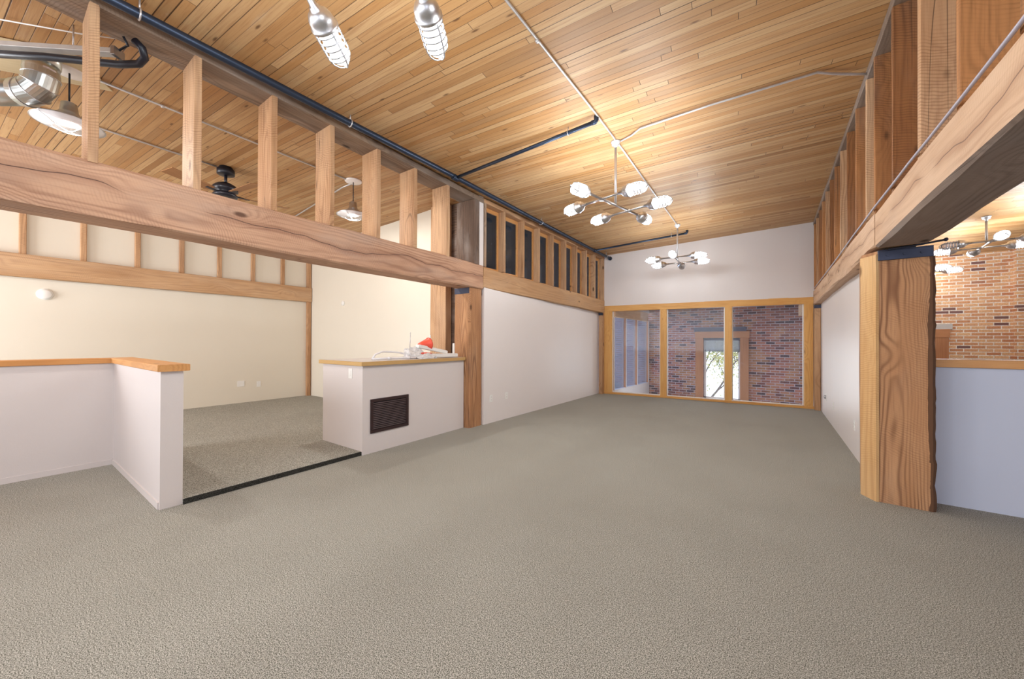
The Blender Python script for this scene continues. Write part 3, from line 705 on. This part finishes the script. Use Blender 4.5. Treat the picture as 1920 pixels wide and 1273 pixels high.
# black ventilation grille
gr = empty('ventilation_grille', (-3.935, 2.925, .24), 'dark bronze louvred ventilation grille low in the console side', 'grille')
gy0, gy1, gz0, gz1 = 2.642, 3.208, .237, .648
bm = bmesh.new(); t = .038; xf = -3.925
for a, b, c_, d in ((gy0, gy1, gz1-t, gz1), (gy0, gy1, gz0, gz0+t), (gy0, gy0+t, gz0+t, gz1-t), (gy1-t, gy1, gz0+t, gz1-t)): add_box(bm, (-3.940, a, c_), (xf, b, d), .003)
loc(obj('frame', bm, M_BRONZE, gr, (0, 0, 0)), gr)
loc(wbox('backing', (-3.9398, gy0+.03, gz0+.03), (-3.937, gy1-.03, gz1-.03), M_VOID, gr), gr)
for i in range(15):
    z = gz0+t+.012+i*(gz1-gz0-2*t-.02)/14.5
    bm = bmesh.new(); q = [bm.verts.new(p) for p in ((-3.928, gy0+t, z-.005), (-3.928, gy1-t, z-.005), (-3.936, gy1-t, z+.006), (-3.936, gy0+t, z+.006), (-3.928, gy0+t, z-.003), (-3.928, gy1-t, z-.003), (-3.936, gy1-t, z+.008), (-3.936, gy0+t, z+.008))]
    for f in ((0,1,2,3),(7,6,5,4),(0,4,5,1),(1,5,6,2),(2,6,7,3),(3,7,4,0)): bm.faces.new([q[k] for k in f])
    loc(obj('louvre', bm, M_BRONZE, gr, (0, 0, 0)), gr)

# ---------------------------------------------------------------- WALL PLATES
def plate(name, c, n, w, h, label, cat, kind='outlet', group=None):
    """c centre on the wall surface, n outward normal along X or Y"""
    e = empty(name, c, label, cat, group, rz={(1, 0): 0., (-1, 0): PI, (0, -1): -PI/2}[n])
    bm = bmesh.new(); add_box(bm, (0, -w/2, -h/2), (.006, w/2, h/2), .002); obj('cover_plate', bm, P_PLASTIC, e)
    if kind == 'outlet':
        for dz in (-.022, .022):
            bm = bmesh.new(); add_lathe(bm, [(.005, .016), (.009, .016)], 'X', 16, (0, 0, dz)); s_ = obj('socket', bm, P_PLASTIC, e)
            bm = bmesh.new(); add_box(bm, (.0085, -.007, dz-.004), (.0095, -.005, dz+.006)); add_box(bm, (.0085, .005, dz-.004), (.0095, .007, dz+.006)); obj('slot', bm, M_VOID, s_)
    elif kind == 'switch':
        bm = bmesh.new(); add_box(bm, (.005, -.016, -.033), (.010, .016, .033), .002); obj('rocker', bm, P_PLASTIC, e)
    elif kind == 'box':
        bm = bmesh.new(); add_box(bm, (.004, -.02, -.035), (.008, .02, .035)); obj('opening', bm, M_VOID, e)
        bm = bmesh.new(); add_tube(bm, [(.005, -.01, .02), (.03, 0, .03), (.035, .012, 0), (.02, .02, -.02)], .003, 6); add_tube(bm, [(.005, .01, .0), (.03, -.01, -.01), (.02, -.02, -.03)], .003, 6); obj('wire', bm, M_BLACK, e)
    return e
ix = lambda y: -3.806 + (y-4.62)*.105/4.66
plate('outlet', (ix(4.80)+.0, 4.80, .405), (1, 0), .075, .12, 'left of two white outlets low on the white left wall', 'outlet', group='outlets on the white left wall')
plate('outlet', (ix(5.22)+.0, 5.22, .405), (1, 0), .075, .12, 'right of two white outlets low on the white left wall', 'outlet', group='outlets on the white left wall')
plate('junction_box', (.81, 8.66, .37), (-1, 0), .085, .12, 'open junction box with bare wires low on the right wall near the corner', 'junction box', 'box')
plate('outlet', (.81, 7.72, .35), (-1, 0), .075, .12, 'outlet low on the right wall, next after the open junction box', 'outlet', group='outlets on the right wall')
plate('outlet', (.81, 5.93, .37), (-1, 0), .075, .12, 'outlet low on the right wall, closest to the massive post', 'outlet', group='outlets on the right wall')
plate('outlet', (-9.1, 3.38, .41), (1, 0), .075, .12, 'small white outlet low on the cream wall, the right one', 'outlet')
plate('wall_plate', (-9.1, 3.05, .445), (1, 0), .13, .12, 'wider white blank plate low on the cream wall, left of the small outlet', 'wall plate', 'blank')
plate('light_switch', (-4.19, 2.54, .955), (0, -1), .075, .12, 'white light switch near the top of the console end', 'switch', 'switch')
sd = empty('smoke_detector', (-9.1, .49, 2.05), 'round white disc detector high on the cream wall', 'detector')
lathe('base', [(0, .085), (.012, .085), (.016, .08)], P_PLASTIC, sd, 'X', 32); lathe('cover', [(.016, .075), (.03, .07), (.038, .055), (.040, .0005)], P_PLASTIC, sd, 'X', 32)
th = empty('thermostat', (-7.66, 4.46, 2.175), 'small white oval plate high on the cream wall behind the console', 'wall plate', rz=-PI/2)
lathe('cover', [(0, .055), (.012, .055), (.02, .045), (.022, .0005)], P_PLASTIC, th, 'X', 24)

# ---------------------------------------------------------------- CAGE LAMPS AND CHANDELIERS
def lamp_parts(par, M, on=True, src=None):
    """one caged jar lamp; its local +X points outward from the arm end; M is its matrix in the parent"""
    if src is None:
        hb = bmesh.new(); add_lathe(hb, [(-.005, .017), (.03, .019), (.032, .026), (.045, .028), (.047, .034), (.062, .052), (.085, .063), (.115, .067), (.117, .072), (.130, .072), (.132, .064), (.134, .05)], 'X', 28)
        h = obj('lamp_housing', hb, M_GALV, None, None, True)
        jb = bmesh.new(); prof = [(.130, .045)]+[(.13+.14*i/4, .048) for i in range(1, 5)]
        prof += [(.27+.048*math.sin(a), .048*math.cos(a)+.0003) for a in [PI/2*i/6 for i in range(1, 7)]]
        add_lathe(jb, prof, 'X', 20); j = obj('glass_jar', jb, J_ON, h, None, True)
        cb = bmesh.new()
        for x in (.148, .180, .212, .244, .272):
            rr = .064 if x < .26 else .058
            add_tube(cb, [(x, rr*math.cos(a), rr*math.sin(a)) for a in [2*PI*k/24 for k in range(24)]], .0038, 6, True)
        for k in range(4):
            a = PI/4+PI/2*k; c_, s_ = math.cos(a), math.sin(a)
            path = [(.120, .066), (.20, .067), (.262, .065), (.295, .054), (.318, .036), (.332, .016), (.336, .0)]
            add_tube(cb, [(x, r*c_, r*s_) for x, r in path], .0038, 6)
        cg = obj('wire_guard', cb, M_GUARD, h, None, True)
    else:
        h = copy_tree(src)
    h.parent = par; h.matrix_local = M
    return h
LSRC = None
def point(loc, par, power, r=.03):
    l = bpy.data.lights.new('bulb_light', 'POINT'); l.energy = power; l.color = LAMP; l.shadow_soft_size = r
    o = bpy.data.objects.new('bulb_light', l); C.objects.link(o); o.parent = par; o.location = loc; return o
def chandelier(cx, cy, cz, rz, label, ceil_z, mainhalf=.50, sp=.28, armhalf=.22, droop=0., power=14., off=()):
    global LSRC
    e = empty('chandelier', (cx, cy, cz), label, 'chandelier', 'galvanised caged-lamp chandeliers', rz)
    hz = ceil_z-cz
    bm = bmesh.new(); add_lathe(bm, [(hz, .055), (hz-.012, .055), (hz-.014, .048), (hz-.045, .045), (hz-.05, .02), (hz-.075, .016)], 'Z', 20)
    obj('ceiling_box', bm, M_COND, e, None, True)
    tube('drop_rod', [(0, 0, .015), (0, 0, hz-.05)], .015, M_COND, e)
    tube('main_arm', [(-mainhalf, 0, 0), (mainhalf, 0, 0)], .016, M_GALV, e)
    for s in (-1, 1):
        bm = bmesh.new(); add_tube(bm, [(s*sp, -armhalf, 0), (s*sp, armhalf, 0)], .0135, 10)
        add_lathe(bm, [(-.03, .019), (.03, .019)], 'Y', 12, (s*sp, 0, 0)); add_lathe(bm, [(-.03, .019), (.03, .019)], 'X', 12, (s*sp, 0, 0))
        obj('cross_arm', bm, M_GALV, e, None, True)
    ends = [((mainhalf, 0, 0), 0.), ((-mainhalf, 0, 0), PI)] + [((s*sp, t*armhalf, 0), t*PI/2) for s in (-1, 1) for t in (-1, 1)]
    for i, (p, a) in enumerate(ends):
        M = Matrix.Translation(p) @ Matrix.Rotation(a, 4, 'Z') @ Matrix.Rotation(droop, 4, 'Y')
        h = lamp_parts(e, M, src=LSRC)
        if LSRC is None: LSRC = h
        if i in off:
            for ch in h.children:
                if ch.name.startswith('glass_jar'): ch.data = ch.data.copy(); ch.data.materials[0] = J_OFF
        elif power: point((.215, 0, 0), h, power)
    return e
PW = 36.
D = math.radians
chandelier(-1.52, 4.30, 2.985, D(77), 'six-lamp caged chandelier in the middle of the main ceiling', zc(-1.5, 4.27), power=112, droop=.05)
chandelier(-1.54, 7.95, 2.995, D(93), 'farther six-lamp caged chandelier hanging in front of the end wall', zc(-1.54, 7.95), mainhalf=.42, sp=.30, power=58, droop=.04, off=(0,))
chandelier(-1.50, .84, 3.03, D(29), 'nearest caged chandelier, only two of its lamps showing at the top edge', zc(-1.5, .84), power=94, droop=D(17))
chandelier(2.87, 9.35, 2.96, D(85), 'caged chandelier hanging in the brick room at the right', zr(9.35), power=85, droop=.03, off=(3,))
chandelier(2.50, 11.15, 2.83, D(60), 'farthest caged chandelier, half hidden behind the massive right post', zr(11.15), power=36, droop=.03, mainhalf=.40)

# pendants
def pendant(cx, cy, zrim, label, power):
    hz = zc(cx, cy)-zrim; e = empty('pendant_lamp', (cx, cy, zrim), label, 'pendant lamp', 'enamel shade pendants in the left room')
    lathe('canopy', [(hz, .115), (hz-.014, .115), (hz-.022, .105), (hz-.024, .001)], M_ENAMEL, e)
    tube('cord', [(0, 0, .19), (0, 0, hz-.015)], .0065, M_BLACK, e)
    sh = [(.20, .02), (.195, .035), (.185, .05), (.11, .058), (.085, .075), (.05, .13), (.015, .205), (0, .225)]
    o = lathe('lamp_shade', sh+[(.004, .216), (.02, .2), (.054, .125), (.087, .07), (.105, .05)], M_GALV, e, seg=36)
    lathe('shade_lining', [(.002, .219), (.017, .199), (.050, .124), (.084, .069), (.104, .049)], M_ENAMEL, e, seg=36)
    lathe('bulb', [(.095, .03), (.06, .05), (.035, .062), (.012, .058), (-.005, .035), (-.01, .001)], E_BULB, e, seg=20)
    bm = bmesh.new()
    for k in range(2):
        a = PI/2*k+.6; add_tube(bm, [(math.cos(a)*r, math.sin(a)*r, z) for r, z in ((.212, .0), (.15, -.02), (.10, -.045), (.05, -.06), (0, -.063), (-.05, -.06), (-.10, -.045), (-.15, -.02), (-.212, 0))], .0028, 6)
    add_tube(bm, [(.1*math.cos(a), .1*math.sin(a), -.044) for a in [2*PI*k/24 for k in range(24)]], .0028, 6, True)
    obj('wire_guard', bm, M_GALV, e, None, True)
    l = point((0, 0, -.035), e, power, .05); l.data.color = (1, .97, .92)
    return e
pendant(-5.12, .40, 3.27, 'large grey enamel pendant lamp at the upper left, partly behind the first stud', 58)
pendant(-4.99, 3.05, 3.18, 'small-looking pendant lamp hanging between the fourth and fifth open studs', 58)

# ceiling fan
fx, fy = -6.06, 1.84; fz = 3.40
fan = empty('ceiling_fan', (fx, fy, fz), 'black ceiling fan with brown wooden blades in the left room', 'fan'); hz = zc(fx, fy)-fz
lathe('canopy', [(hz, .075), (hz-.03, .075), (hz-.032, .10), (hz-.10, .10), (hz-.105, .09), (hz-.11, .001)], [M_BLACK], fan)
tube('downrod', [(0, 0, .07), (0, 0, hz-.1)], .018, M_BLACK, fan)
lathe('motor_housing', [(.09, .03), (.085, .06), (.05, .12), (.02, .145), (-.02, .14), (-.035, .11), (-.06, .11), (-.075, .14), (-.10, .13), (-.11, .05), (-.112, .001)], M_BLACK, fan, seg=32)
for k in range(5):
    a = D(8)+2*PI*k/5; bm = bmesh.new()
    for (r0, r1, w0, w1) in ((.20, .74, .06, .08),):
        q = [bm.verts.new(p) for p in ((r0, -w0, -.082), (r1, -w1, -.087), (r1, w1, -.05), (r0, w0, -.055), (r0, -w0, -.076), (r1, -w1, -.081), (r1, w1, -.044), (r0, w0, -.049))]
        for f in ((0,3,2,1),(4,5,6,7),(0,1,5,4),(1,2,6,5),(2,3,7,6),(3,0,4,7)): bm.faces.new([q[i] for i in f])
    bl = obj('blade', bm, W_BLADE, fan); bl.rotation_euler = (0, 0, a)
    bm = bmesh.new(); add_box(bm, (.10, -.02, -.075), (.27, .02, -.064)); obj('blade_iron', bm, M_BLACK, bl)

# ---------------------------------------------------------------- PIPES AND CONDUITS
pp = [(-3.668, -1.3, 3.665), (-3.66, .467, 3.66), (-3.64, 1.397, 3.65), (-3.627, 2.168, 3.645), (-3.59, 3.719, 3.635), (-3.53, 5.674, 3.585), (-3.46, 7.6, 3.535), (-3.392, 9.19, 3.497)]
mp = empty('sprinkler_pipe', (-3.64, 1.397, 3.65), 'long dark blue-black steel pipe running along the left side of the ceiling', 'pipe')
kidm(tube('pipe_run', pp, .033, M_STEEL, seg=14), mp)
bm = bmesh.new(); add_tube(bm, [Vector(pp[-1])-Vector((0, .03, 0)), Vector(pp[-1])+Vector((0, .03, 0))], .047, 14); kidm(obj('end_cap', bm, M_STEEL, smooth=True), mp)
for y in (.6, 2.178, 5.936, 8.95):
    for a_, b_ in zip(pp, pp[1:]):
        if a_[1] <= y <= b_[1]:
            t = (y-a_[1])/(b_[1]-a_[1]); p = Vector(a_).lerp(Vector(b_), t)
    bm = bmesh.new(); add_tube(bm, [(p.x+.038*math.cos(a), p.y, p.z+.038*math.sin(a)) for a in [2*PI*k/16 for k in range(16)]], .006, 6, True)
    add_tube(bm, [(p.x, p.y, p.z+.036), (p.x+.004, p.y, zc(p.x, p.y))], .006, 6); kidm(obj('pipe_hanger', bm, M_COND, smooth=True), mp)
def branch(a, b, hx, label):
    e = empty('branch_pipe', a, label, 'pipe', 'short cross pipes under the ceiling')
    kidm(tube('pipe_run', [a, b], .021, M_STEEL, seg=12), e)
    bm = bmesh.new(); zt_ = zc(b[0], b[1]); add_tube(bm, [Vector(b)-Vector((.04, 0, 0)), b, Vector(b)+Vector((.012, 0, .02)), (b[0]+.012, b[1], zt_+.0)], .026, 12); kidm(obj('elbow', bm, M_STEEL, smooth=True), e)
    t = (hx-a[0])/(b[0]-a[0]); p = Vector(a).lerp(Vector(b), t)
    bm = bmesh.new(); add_tube(bm, [(p.x, p.y+.026*math.cos(q), p.z+.026*math.sin(q)) for q in [2*PI*k/14 for k in range(14)]], .005, 6, True)
    add_tube(bm, [(p.x, p.y, p.z+.025), (p.x, p.y, zc(p.x, p.y))], .005, 6); kidm(obj('pipe_hanger', bm, M_COND, smooth=True), e)
    kidm(lathe('tee_fitting', [(-.045, .042), (.045, .042)], M_STEEL, None, 'Y', 14, loc=a), e)
branch((-3.585, 3.72, 3.62), (-1.53, 3.70, 3.69), -1.85, 'dark cross pipe under the ceiling ending just before the middle chandelier')
branch((-3.43, 8.28, 3.52), (-1.46, 8.45, 3.645), -1.75, 'dark cross pipe under the ceiling near the far end wall')
def conduit(pts, label, r=.0105, mat=M_COND, name='conduit', straps=()):
    e = empty(name, pts[0], label, 'conduit'); kidm(tube('conduit_tube', pts, r, mat, seg=8), e)
    for p in straps:
        bm = bmesh.new(); add_lathe(bm, [(-.012, r*1.6), (.012, r*1.6)], 'Y', 10, p); kidm(obj('coupling', bm, mat, smooth=True), e)
def cz_(x, y, d=.014): return (x, y, zc(x, y)-d)
conduit([cz_(-1.525, -2.5), cz_(-1.525, .78)], 'thin grey conduit on the ceiling behind the nearest chandelier')
conduit([cz_(-1.52, .90), cz_(-1.523, 2.1), cz_(-1.50, 3.6), cz_(-1.50, 4.22)], 'thin grey conduit along the ceiling from the nearest to the middle chandelier', straps=[cz_(-1.523, 2.5)])
conduit([cz_(-1.50, 4.33), cz_(-1.52, 6), cz_(-1.54, 7.90)], 'thin grey conduit along the ceiling between the middle and the farther chandelier', straps=[cz_(-1.52, 6.)])
conduit([cz_(-1.455, 4.30), cz_(-1.32, 4.26), cz_(-1.2, 4.18), cz_(-.5, 4.20), cz_(.34, 4.27, .014), cz_(.45, 4.36, .02), cz_(.60, 4.46, .03), cz_(.70, 4.50, .05)], 'thin grey conduit crossing the ceiling from the middle chandelier to the right studs', straps=[])
conduit([cz_(-5.05, .48), cz_(-5.04, 1.1), cz_(-5.0, 2.96)], 'thin grey conduit on the left room ceiling between the two pendants', straps=[cz_(-5.045, 1.0)])
conduit([cz_(-6.16, .1), cz_(-6.10, 1.75)], 'thin grey conduit on the left room ceiling leading to the fan')
conduit([cz_(-5.06, 3.07), cz_(-5.3, 3.06), cz_(-6.96, 3.2), cz_(-8.9, 3.36)], 'thin grey conduit on the left room ceiling from the farther pendant to the cream wall')
conduit([cz_(-4.72, .0, .03), cz_(-4.40, .40, .02), cz_(-4.2, .6, .02)], 'thin white cable stretched under the left ceiling in the upper left corner', r=.005, mat=P_PLASTIC, name='ceiling_cable')
# grey cable lying on the right beam
cb = [(.688, 1.75, 2.432), (.69, 2.05, 2.433), (.69, 2.49, 2.436), (.69, 2.9, 2.442), (.69, 3.23, 2.45), (.69, 3.63, 2.45), (.69, 4.2, 2.456), (.69, 4.6, 2.45), (.69, 5.1, 2.448), (.69, 6.2, 2.43), (.69, 7.46, 2.42), (.69, 9.26, 2.412)]
tag(tube('beam_cable', cb, .008, M_CABLE), 'thin grey cable lying along the top edge of the right beam', 'cable')

# metal channel with black insulated pipe, upper left
ch = empty('cable_channel', (-4.4, .3, 3.55), 'silver metal channel under the left ceiling, above the black pipe', 'channel')
ca, cbb = Vector((-5.05, -.22, 3.565)), Vector((-4.13, .55, 3.565))
t_ = timber('channel_body', ca, cbb, .06, .036, M_CHAN, rough=0, ch=.002); kidm(t_, ch)
kidm(timber('end_clip', cbb+Vector((0, 0, -.005)), cbb+Vector((.02, .017, -.005)), .085, .065, M_GALV, rough=0, ch=.002), ch)
for t in (.3, .75):
    q = ca.lerp(cbb, t); kidm(tube('threaded_rod', [q+Vector((0, 0, .03)), (q.x, q.y, zc(q.x, q.y))], .005, M_COND), ch)
bp = empty('insulated_pipe', (-4.4, .3, 3.50), 'black insulated pipe with curled end under the silver channel', 'pipe')
kidm(tube('pipe_run', [(-5.1, -.26, 3.50), (-4.5, .24, 3.50), (-4.15, .57, 3.495), (-4.02, .66, 3.50), (-3.955, .68, 3.53), (-3.925, .66, 3.58), (-3.94, .62, 3.62)], .026, M_BLACK, seg=12), bp)
kidm(tube('flex_lead', [(-4.12, .56, 3.58), (-4.06, .60, 3.62), (-4.02, .60, 3.60), (-4.0, .57, 3.645)], .008, M_BLACK), bp)

# spiral duct with elbow
dx, dy = -5.0, .24; D2 = Vector((-.818, -.575, 0))
du = empty('air_duct', (dx, dy, 3.75), 'shiny sheet-metal air duct with elbow at the upper left ceiling', 'duct')
r_ = .102; zt_ = zc(dx, dy)
kidm(tube('collar', [(dx, dy, zt_), (dx, dy, zt_-.02), (dx, dy, zt_-.10)], [r_+.01, r_+.01, r_+.006], M_DUCT, seg=32), du)
kidm(tube('riser', [(dx, dy, zt_-.09), (dx, dy, zt_-.21)], r_, M_DUCT, seg=32), du)
z0 = zt_-.21; RB = .125; seg_pts = []
for k in range(4):
    a = PI/2*k/3; seg_pts.append(Vector((dx, dy, z0-RB*math.sin(a))) + D2*RB*(1-math.cos(a)))
bm = bmesh.new(); add_tube(bm, [Vector((dx, dy, z0+.05)), Vector((dx, dy, z0+.01))]+seg_pts[1:3]+[seg_pts[3]-D2*.0, seg_pts[3]+D2*.05], r_+.003, 32, caps=False); o = obj('elbow', bm, M_DUCT); kidm(o, du)
bm = bmesh.new()
for k in range(4):
    a = PI/2*k/3; tn = (Vector((0, 0, -1))*math.cos(a)+D2*math.sin(a)); nn = Vector((0, 0, 1)).cross(D2).normalized(); mm = tn.cross(nn)
    add_tube(bm, [seg_pts[k]+(r_+.005)*(nn*math.cos(q)+mm*math.sin(q)) for q in [2*PI*j/32 for j in range(32)]], .004, 6, True)
kidm(obj('seam_band', bm, M_GALV, smooth=True), du)
e0 = seg_pts[-1]; kidm(tube('horizontal_run', [e0, e0+D2*1.6], r_-.004, M_DUCT, seg=32), du)
# printed sticker on the riser
view = Vector((-dx, -dy, 0)).normalized(); bm = bmesh.new(); n_ = 8; rows = []
ang0 = math.atan2(view.y, view.x)+.45
for k in range(n_+1):
    a = ang0-.38+.76*k/n_ ; rows.append((bm.verts.new((dx+(r_+.0015)*math.cos(a), dy+(r_+.0015)*math.sin(a), zt_-.185)), bm.verts.new((dx+(r_+.0015)*math.cos(a), dy+(r_+.0015)*math.sin(a), zt_-.145))))
for a_, b_ in zip(rows, rows[1:]): bm.faces.new((a_[0], b_[0], b_[1], a_[1]))
kidm(obj('sticker', bm, M_STICK), du)
pw_ = tag(timber('plywood_panel', (-5.62, -.42, zc(-5.3, 0)-.008), (-4.97, .53, zc(-5.0, .4)-.008), .50, .012, W_PLY, rough=0, ch=.001), 'pale plywood patch on the ceiling around the air duct', 'panel')

# ---------------------------------------------------------------- CLUTTER ON THE CONSOLE
ZT = 1.104
tag(tube('white_pipe', [(-4.12, 2.80, ZT+.018), (-4.10, 3.0, ZT+.02), (-4.08, 3.3, ZT+.018), (-4.06, 3.5, ZT+.018)], .013, M_WPIPE), 'straight thin white pipe lying at the front of the counter', 'pipe')
wp = C.objects[-1]
for y in (3.02, 3.33): lathe('pipe_coupling', [(-.018, .019), (.018, .019)], M_WPIPE, wp, 'Y', 12, (.03 if y < 3.1 else .04, y-2.80, .002))
tag(tube('white_hose', [(-4.2, 2.84, ZT+.012), (-4.22, 2.90, ZT+.07), (-4.24, 3.02, ZT+.105), (-4.24, 3.15, ZT+.10), (-4.22, 3.30, ZT+.085), (-4.2, 3.42, ZT+.05), (-4.2, 3.5, ZT+.012)], .012, M_WPIPE), 'curved white hose arching over the counter at the left of the pile', 'hose')
def crumple(name, c, sx, sy, sz, mat, label, cat, seed):
    bm = bmesh.new(); bmesh.ops.create_icosphere(bm, subdivisions=4, radius=1)
    for v_ in bm.verts:
        n = v_.co.copy(); d = 1+.35*noise.noise(n*2.2+Vector((seed, 0, 0)))+.22*abs(noise.noise(n*6+Vector((0, seed, 0))))
        v_.co = Vector((n.x*sx*d, n.y*sy*d, max(n.z*sz*d, -.0)))
    return tag(obj(name, bm, mat, None, c), label, cat)
def mat_bag():
    N = NT('clear_plastic_bag'); a = N.n('BsdfTransparent'); b = N.n('BsdfPrincipled'); b.inputs['Base Color'].default_value = (.8, .78, .78, 1); b.inputs['Roughness'].default_value = .2
    mx = N.n('MixShader'); mx.inputs[0].default_value = .72; N.t.links.new(a.outputs[0], mx.inputs[1]); N.t.links.new(b.outputs[0], mx.inputs[2]); N.t.links.new(mx.outputs[0], N.out.inputs[0]); return N.m
M_BAG = mat_bag()
crumple('plastic_bag', (-4.18, 3.50, ZT), .10, .17, .15, M_BAG, 'crumpled clear plastic bag in the middle of the pile on the counter', 'bag', 3.)
crumple('plastic_bag', (-4.02, 3.62, ZT), .06, .16, .065, M_BAG, 'low crumpled plastic wrap at the front of the pile on the counter', 'bag', 9.)
# orange cup-like cone, lying
bm = bmesh.new(); add_lathe(bm, [(0, .035), (.02, .042), (.16, .085), (.165, .092), (.178, .092), (.16, .08), (.02, .035)], 'X', 24)
oc = tag(obj('orange_cone', bm, M_ORANGE, None, (-4.16, 3.58, ZT+.185), True), 'bright orange-red plastic cone lying on top of the pile', 'cone')
oc.rotation_euler = (0, D(-8), D(84))
tag(tube('orange_strip', [(-4.10, 3.56, ZT+.075), (-4.08, 3.66, ZT+.07), (-4.08, 3.74, ZT+.066)], [.012, .016, .01], M_ORANGE), 'small orange piece showing under the white trays', 'plastic piece')
def tray(a, b, w, h, label, post=None):
    a = Vector(a); b = Vector(b)
    t = timber('white_tray', a, b, w, h, P_PLASTIC, rough=0, ch=.006); tag(t, label, 'tray', 'long white plastic trays on the counter')
    bm = bmesh.new(); L = (b-a).length; add_box(bm, (.02, -w/2-.002, h/2-.006), (L-.02, w/2+.002, h/2+.004), .002); o = obj('rim', bm, P_PLASTIC, t)
    if post: bm = bmesh.new(); add_box(bm, (post[0], -.012, h/2), (post[0]+.028, .012, h/2+post[1]), .002); obj('upright', bm, P_PLASTIC, t)
tray((-4.05, 3.72, ZT+.035), (-4.05, 4.22, ZT+.03), .09, .05, 'long white plastic tray lying flat at the right end of the pile', (.44, .16))
tray((-4.13, 3.52, ZT+.175), (-4.12, 4.08, ZT+.075), .07, .045, 'long white plastic tray leaning slanted on top of the pile')
tag(tube('thin_rod', [(-4.17, 3.42, ZT+.12), (-4.17, 3.43, ZT+.37)], .006, M_COND), 'thin grey rod standing up at the left of the orange cone', 'rod')
tag(tube('thin_rod', [(-4.15, 3.80, ZT+.10), (-4.15, 3.78, ZT+.34)], .008, M_WPIPE), 'thin white rod standing up at the right of the orange cone', 'rod')

# ---------------------------------------------------------------- OUTSIDE
tr = empty('tree', (-2.4, 19.0, -3.6), 'leafy tree outside behind the brick wall window', 'tree')
bm = bmesh.new()
def grow(p, d, L, r, lv):
    pts = [p]; q = p.copy(); dd = d.copy()
    for k in range(4):
        dd = (dd+Vector((random.uniform(-.22, .22), random.uniform(-.2, .2), random.uniform(-.05, .15)))).normalized(); q = q+dd*L/4; pts.append(q.copy())
    add_tube(bm, pts, [r*(1-.12*k) for k in range(5)], 6)
    tips.extend(pts[2:])
    if lv: 
        for k in range(3):
            nd = (dd+Vector((random.uniform(-.9, .9), random.uniform(-.8, .8), random.uniform(-.1, .6)))).normalized(); grow(pts[2+k % 3], nd, L*.72, r*.55, lv-1)
tips = []
grow(Vector((0, 0, 0)), Vector((.08, 0, 1)), 2.6, .10, 4)
obj('trunk', bm, M_TRUNK, tr)
bm = bmesh.new()
for p in tips:
    for k in range(22):
        c = p+Vector([random.gauss(0, .25) for _ in range(3)]); s = random.uniform(.035, .065)
        a = Vector([random.gauss(0, 1) for _ in range(3)]).normalized(); b = a.orthogonal().normalized()
        q = [bm.verts.new(c+v_) for v_ in (-a*s, b*s*.5, a*s, -b*s*.5)]; bm.faces.new(q)
fo = obj('foliage', bm, M_LEAF, tr); fo['kind'] = 'stuff'
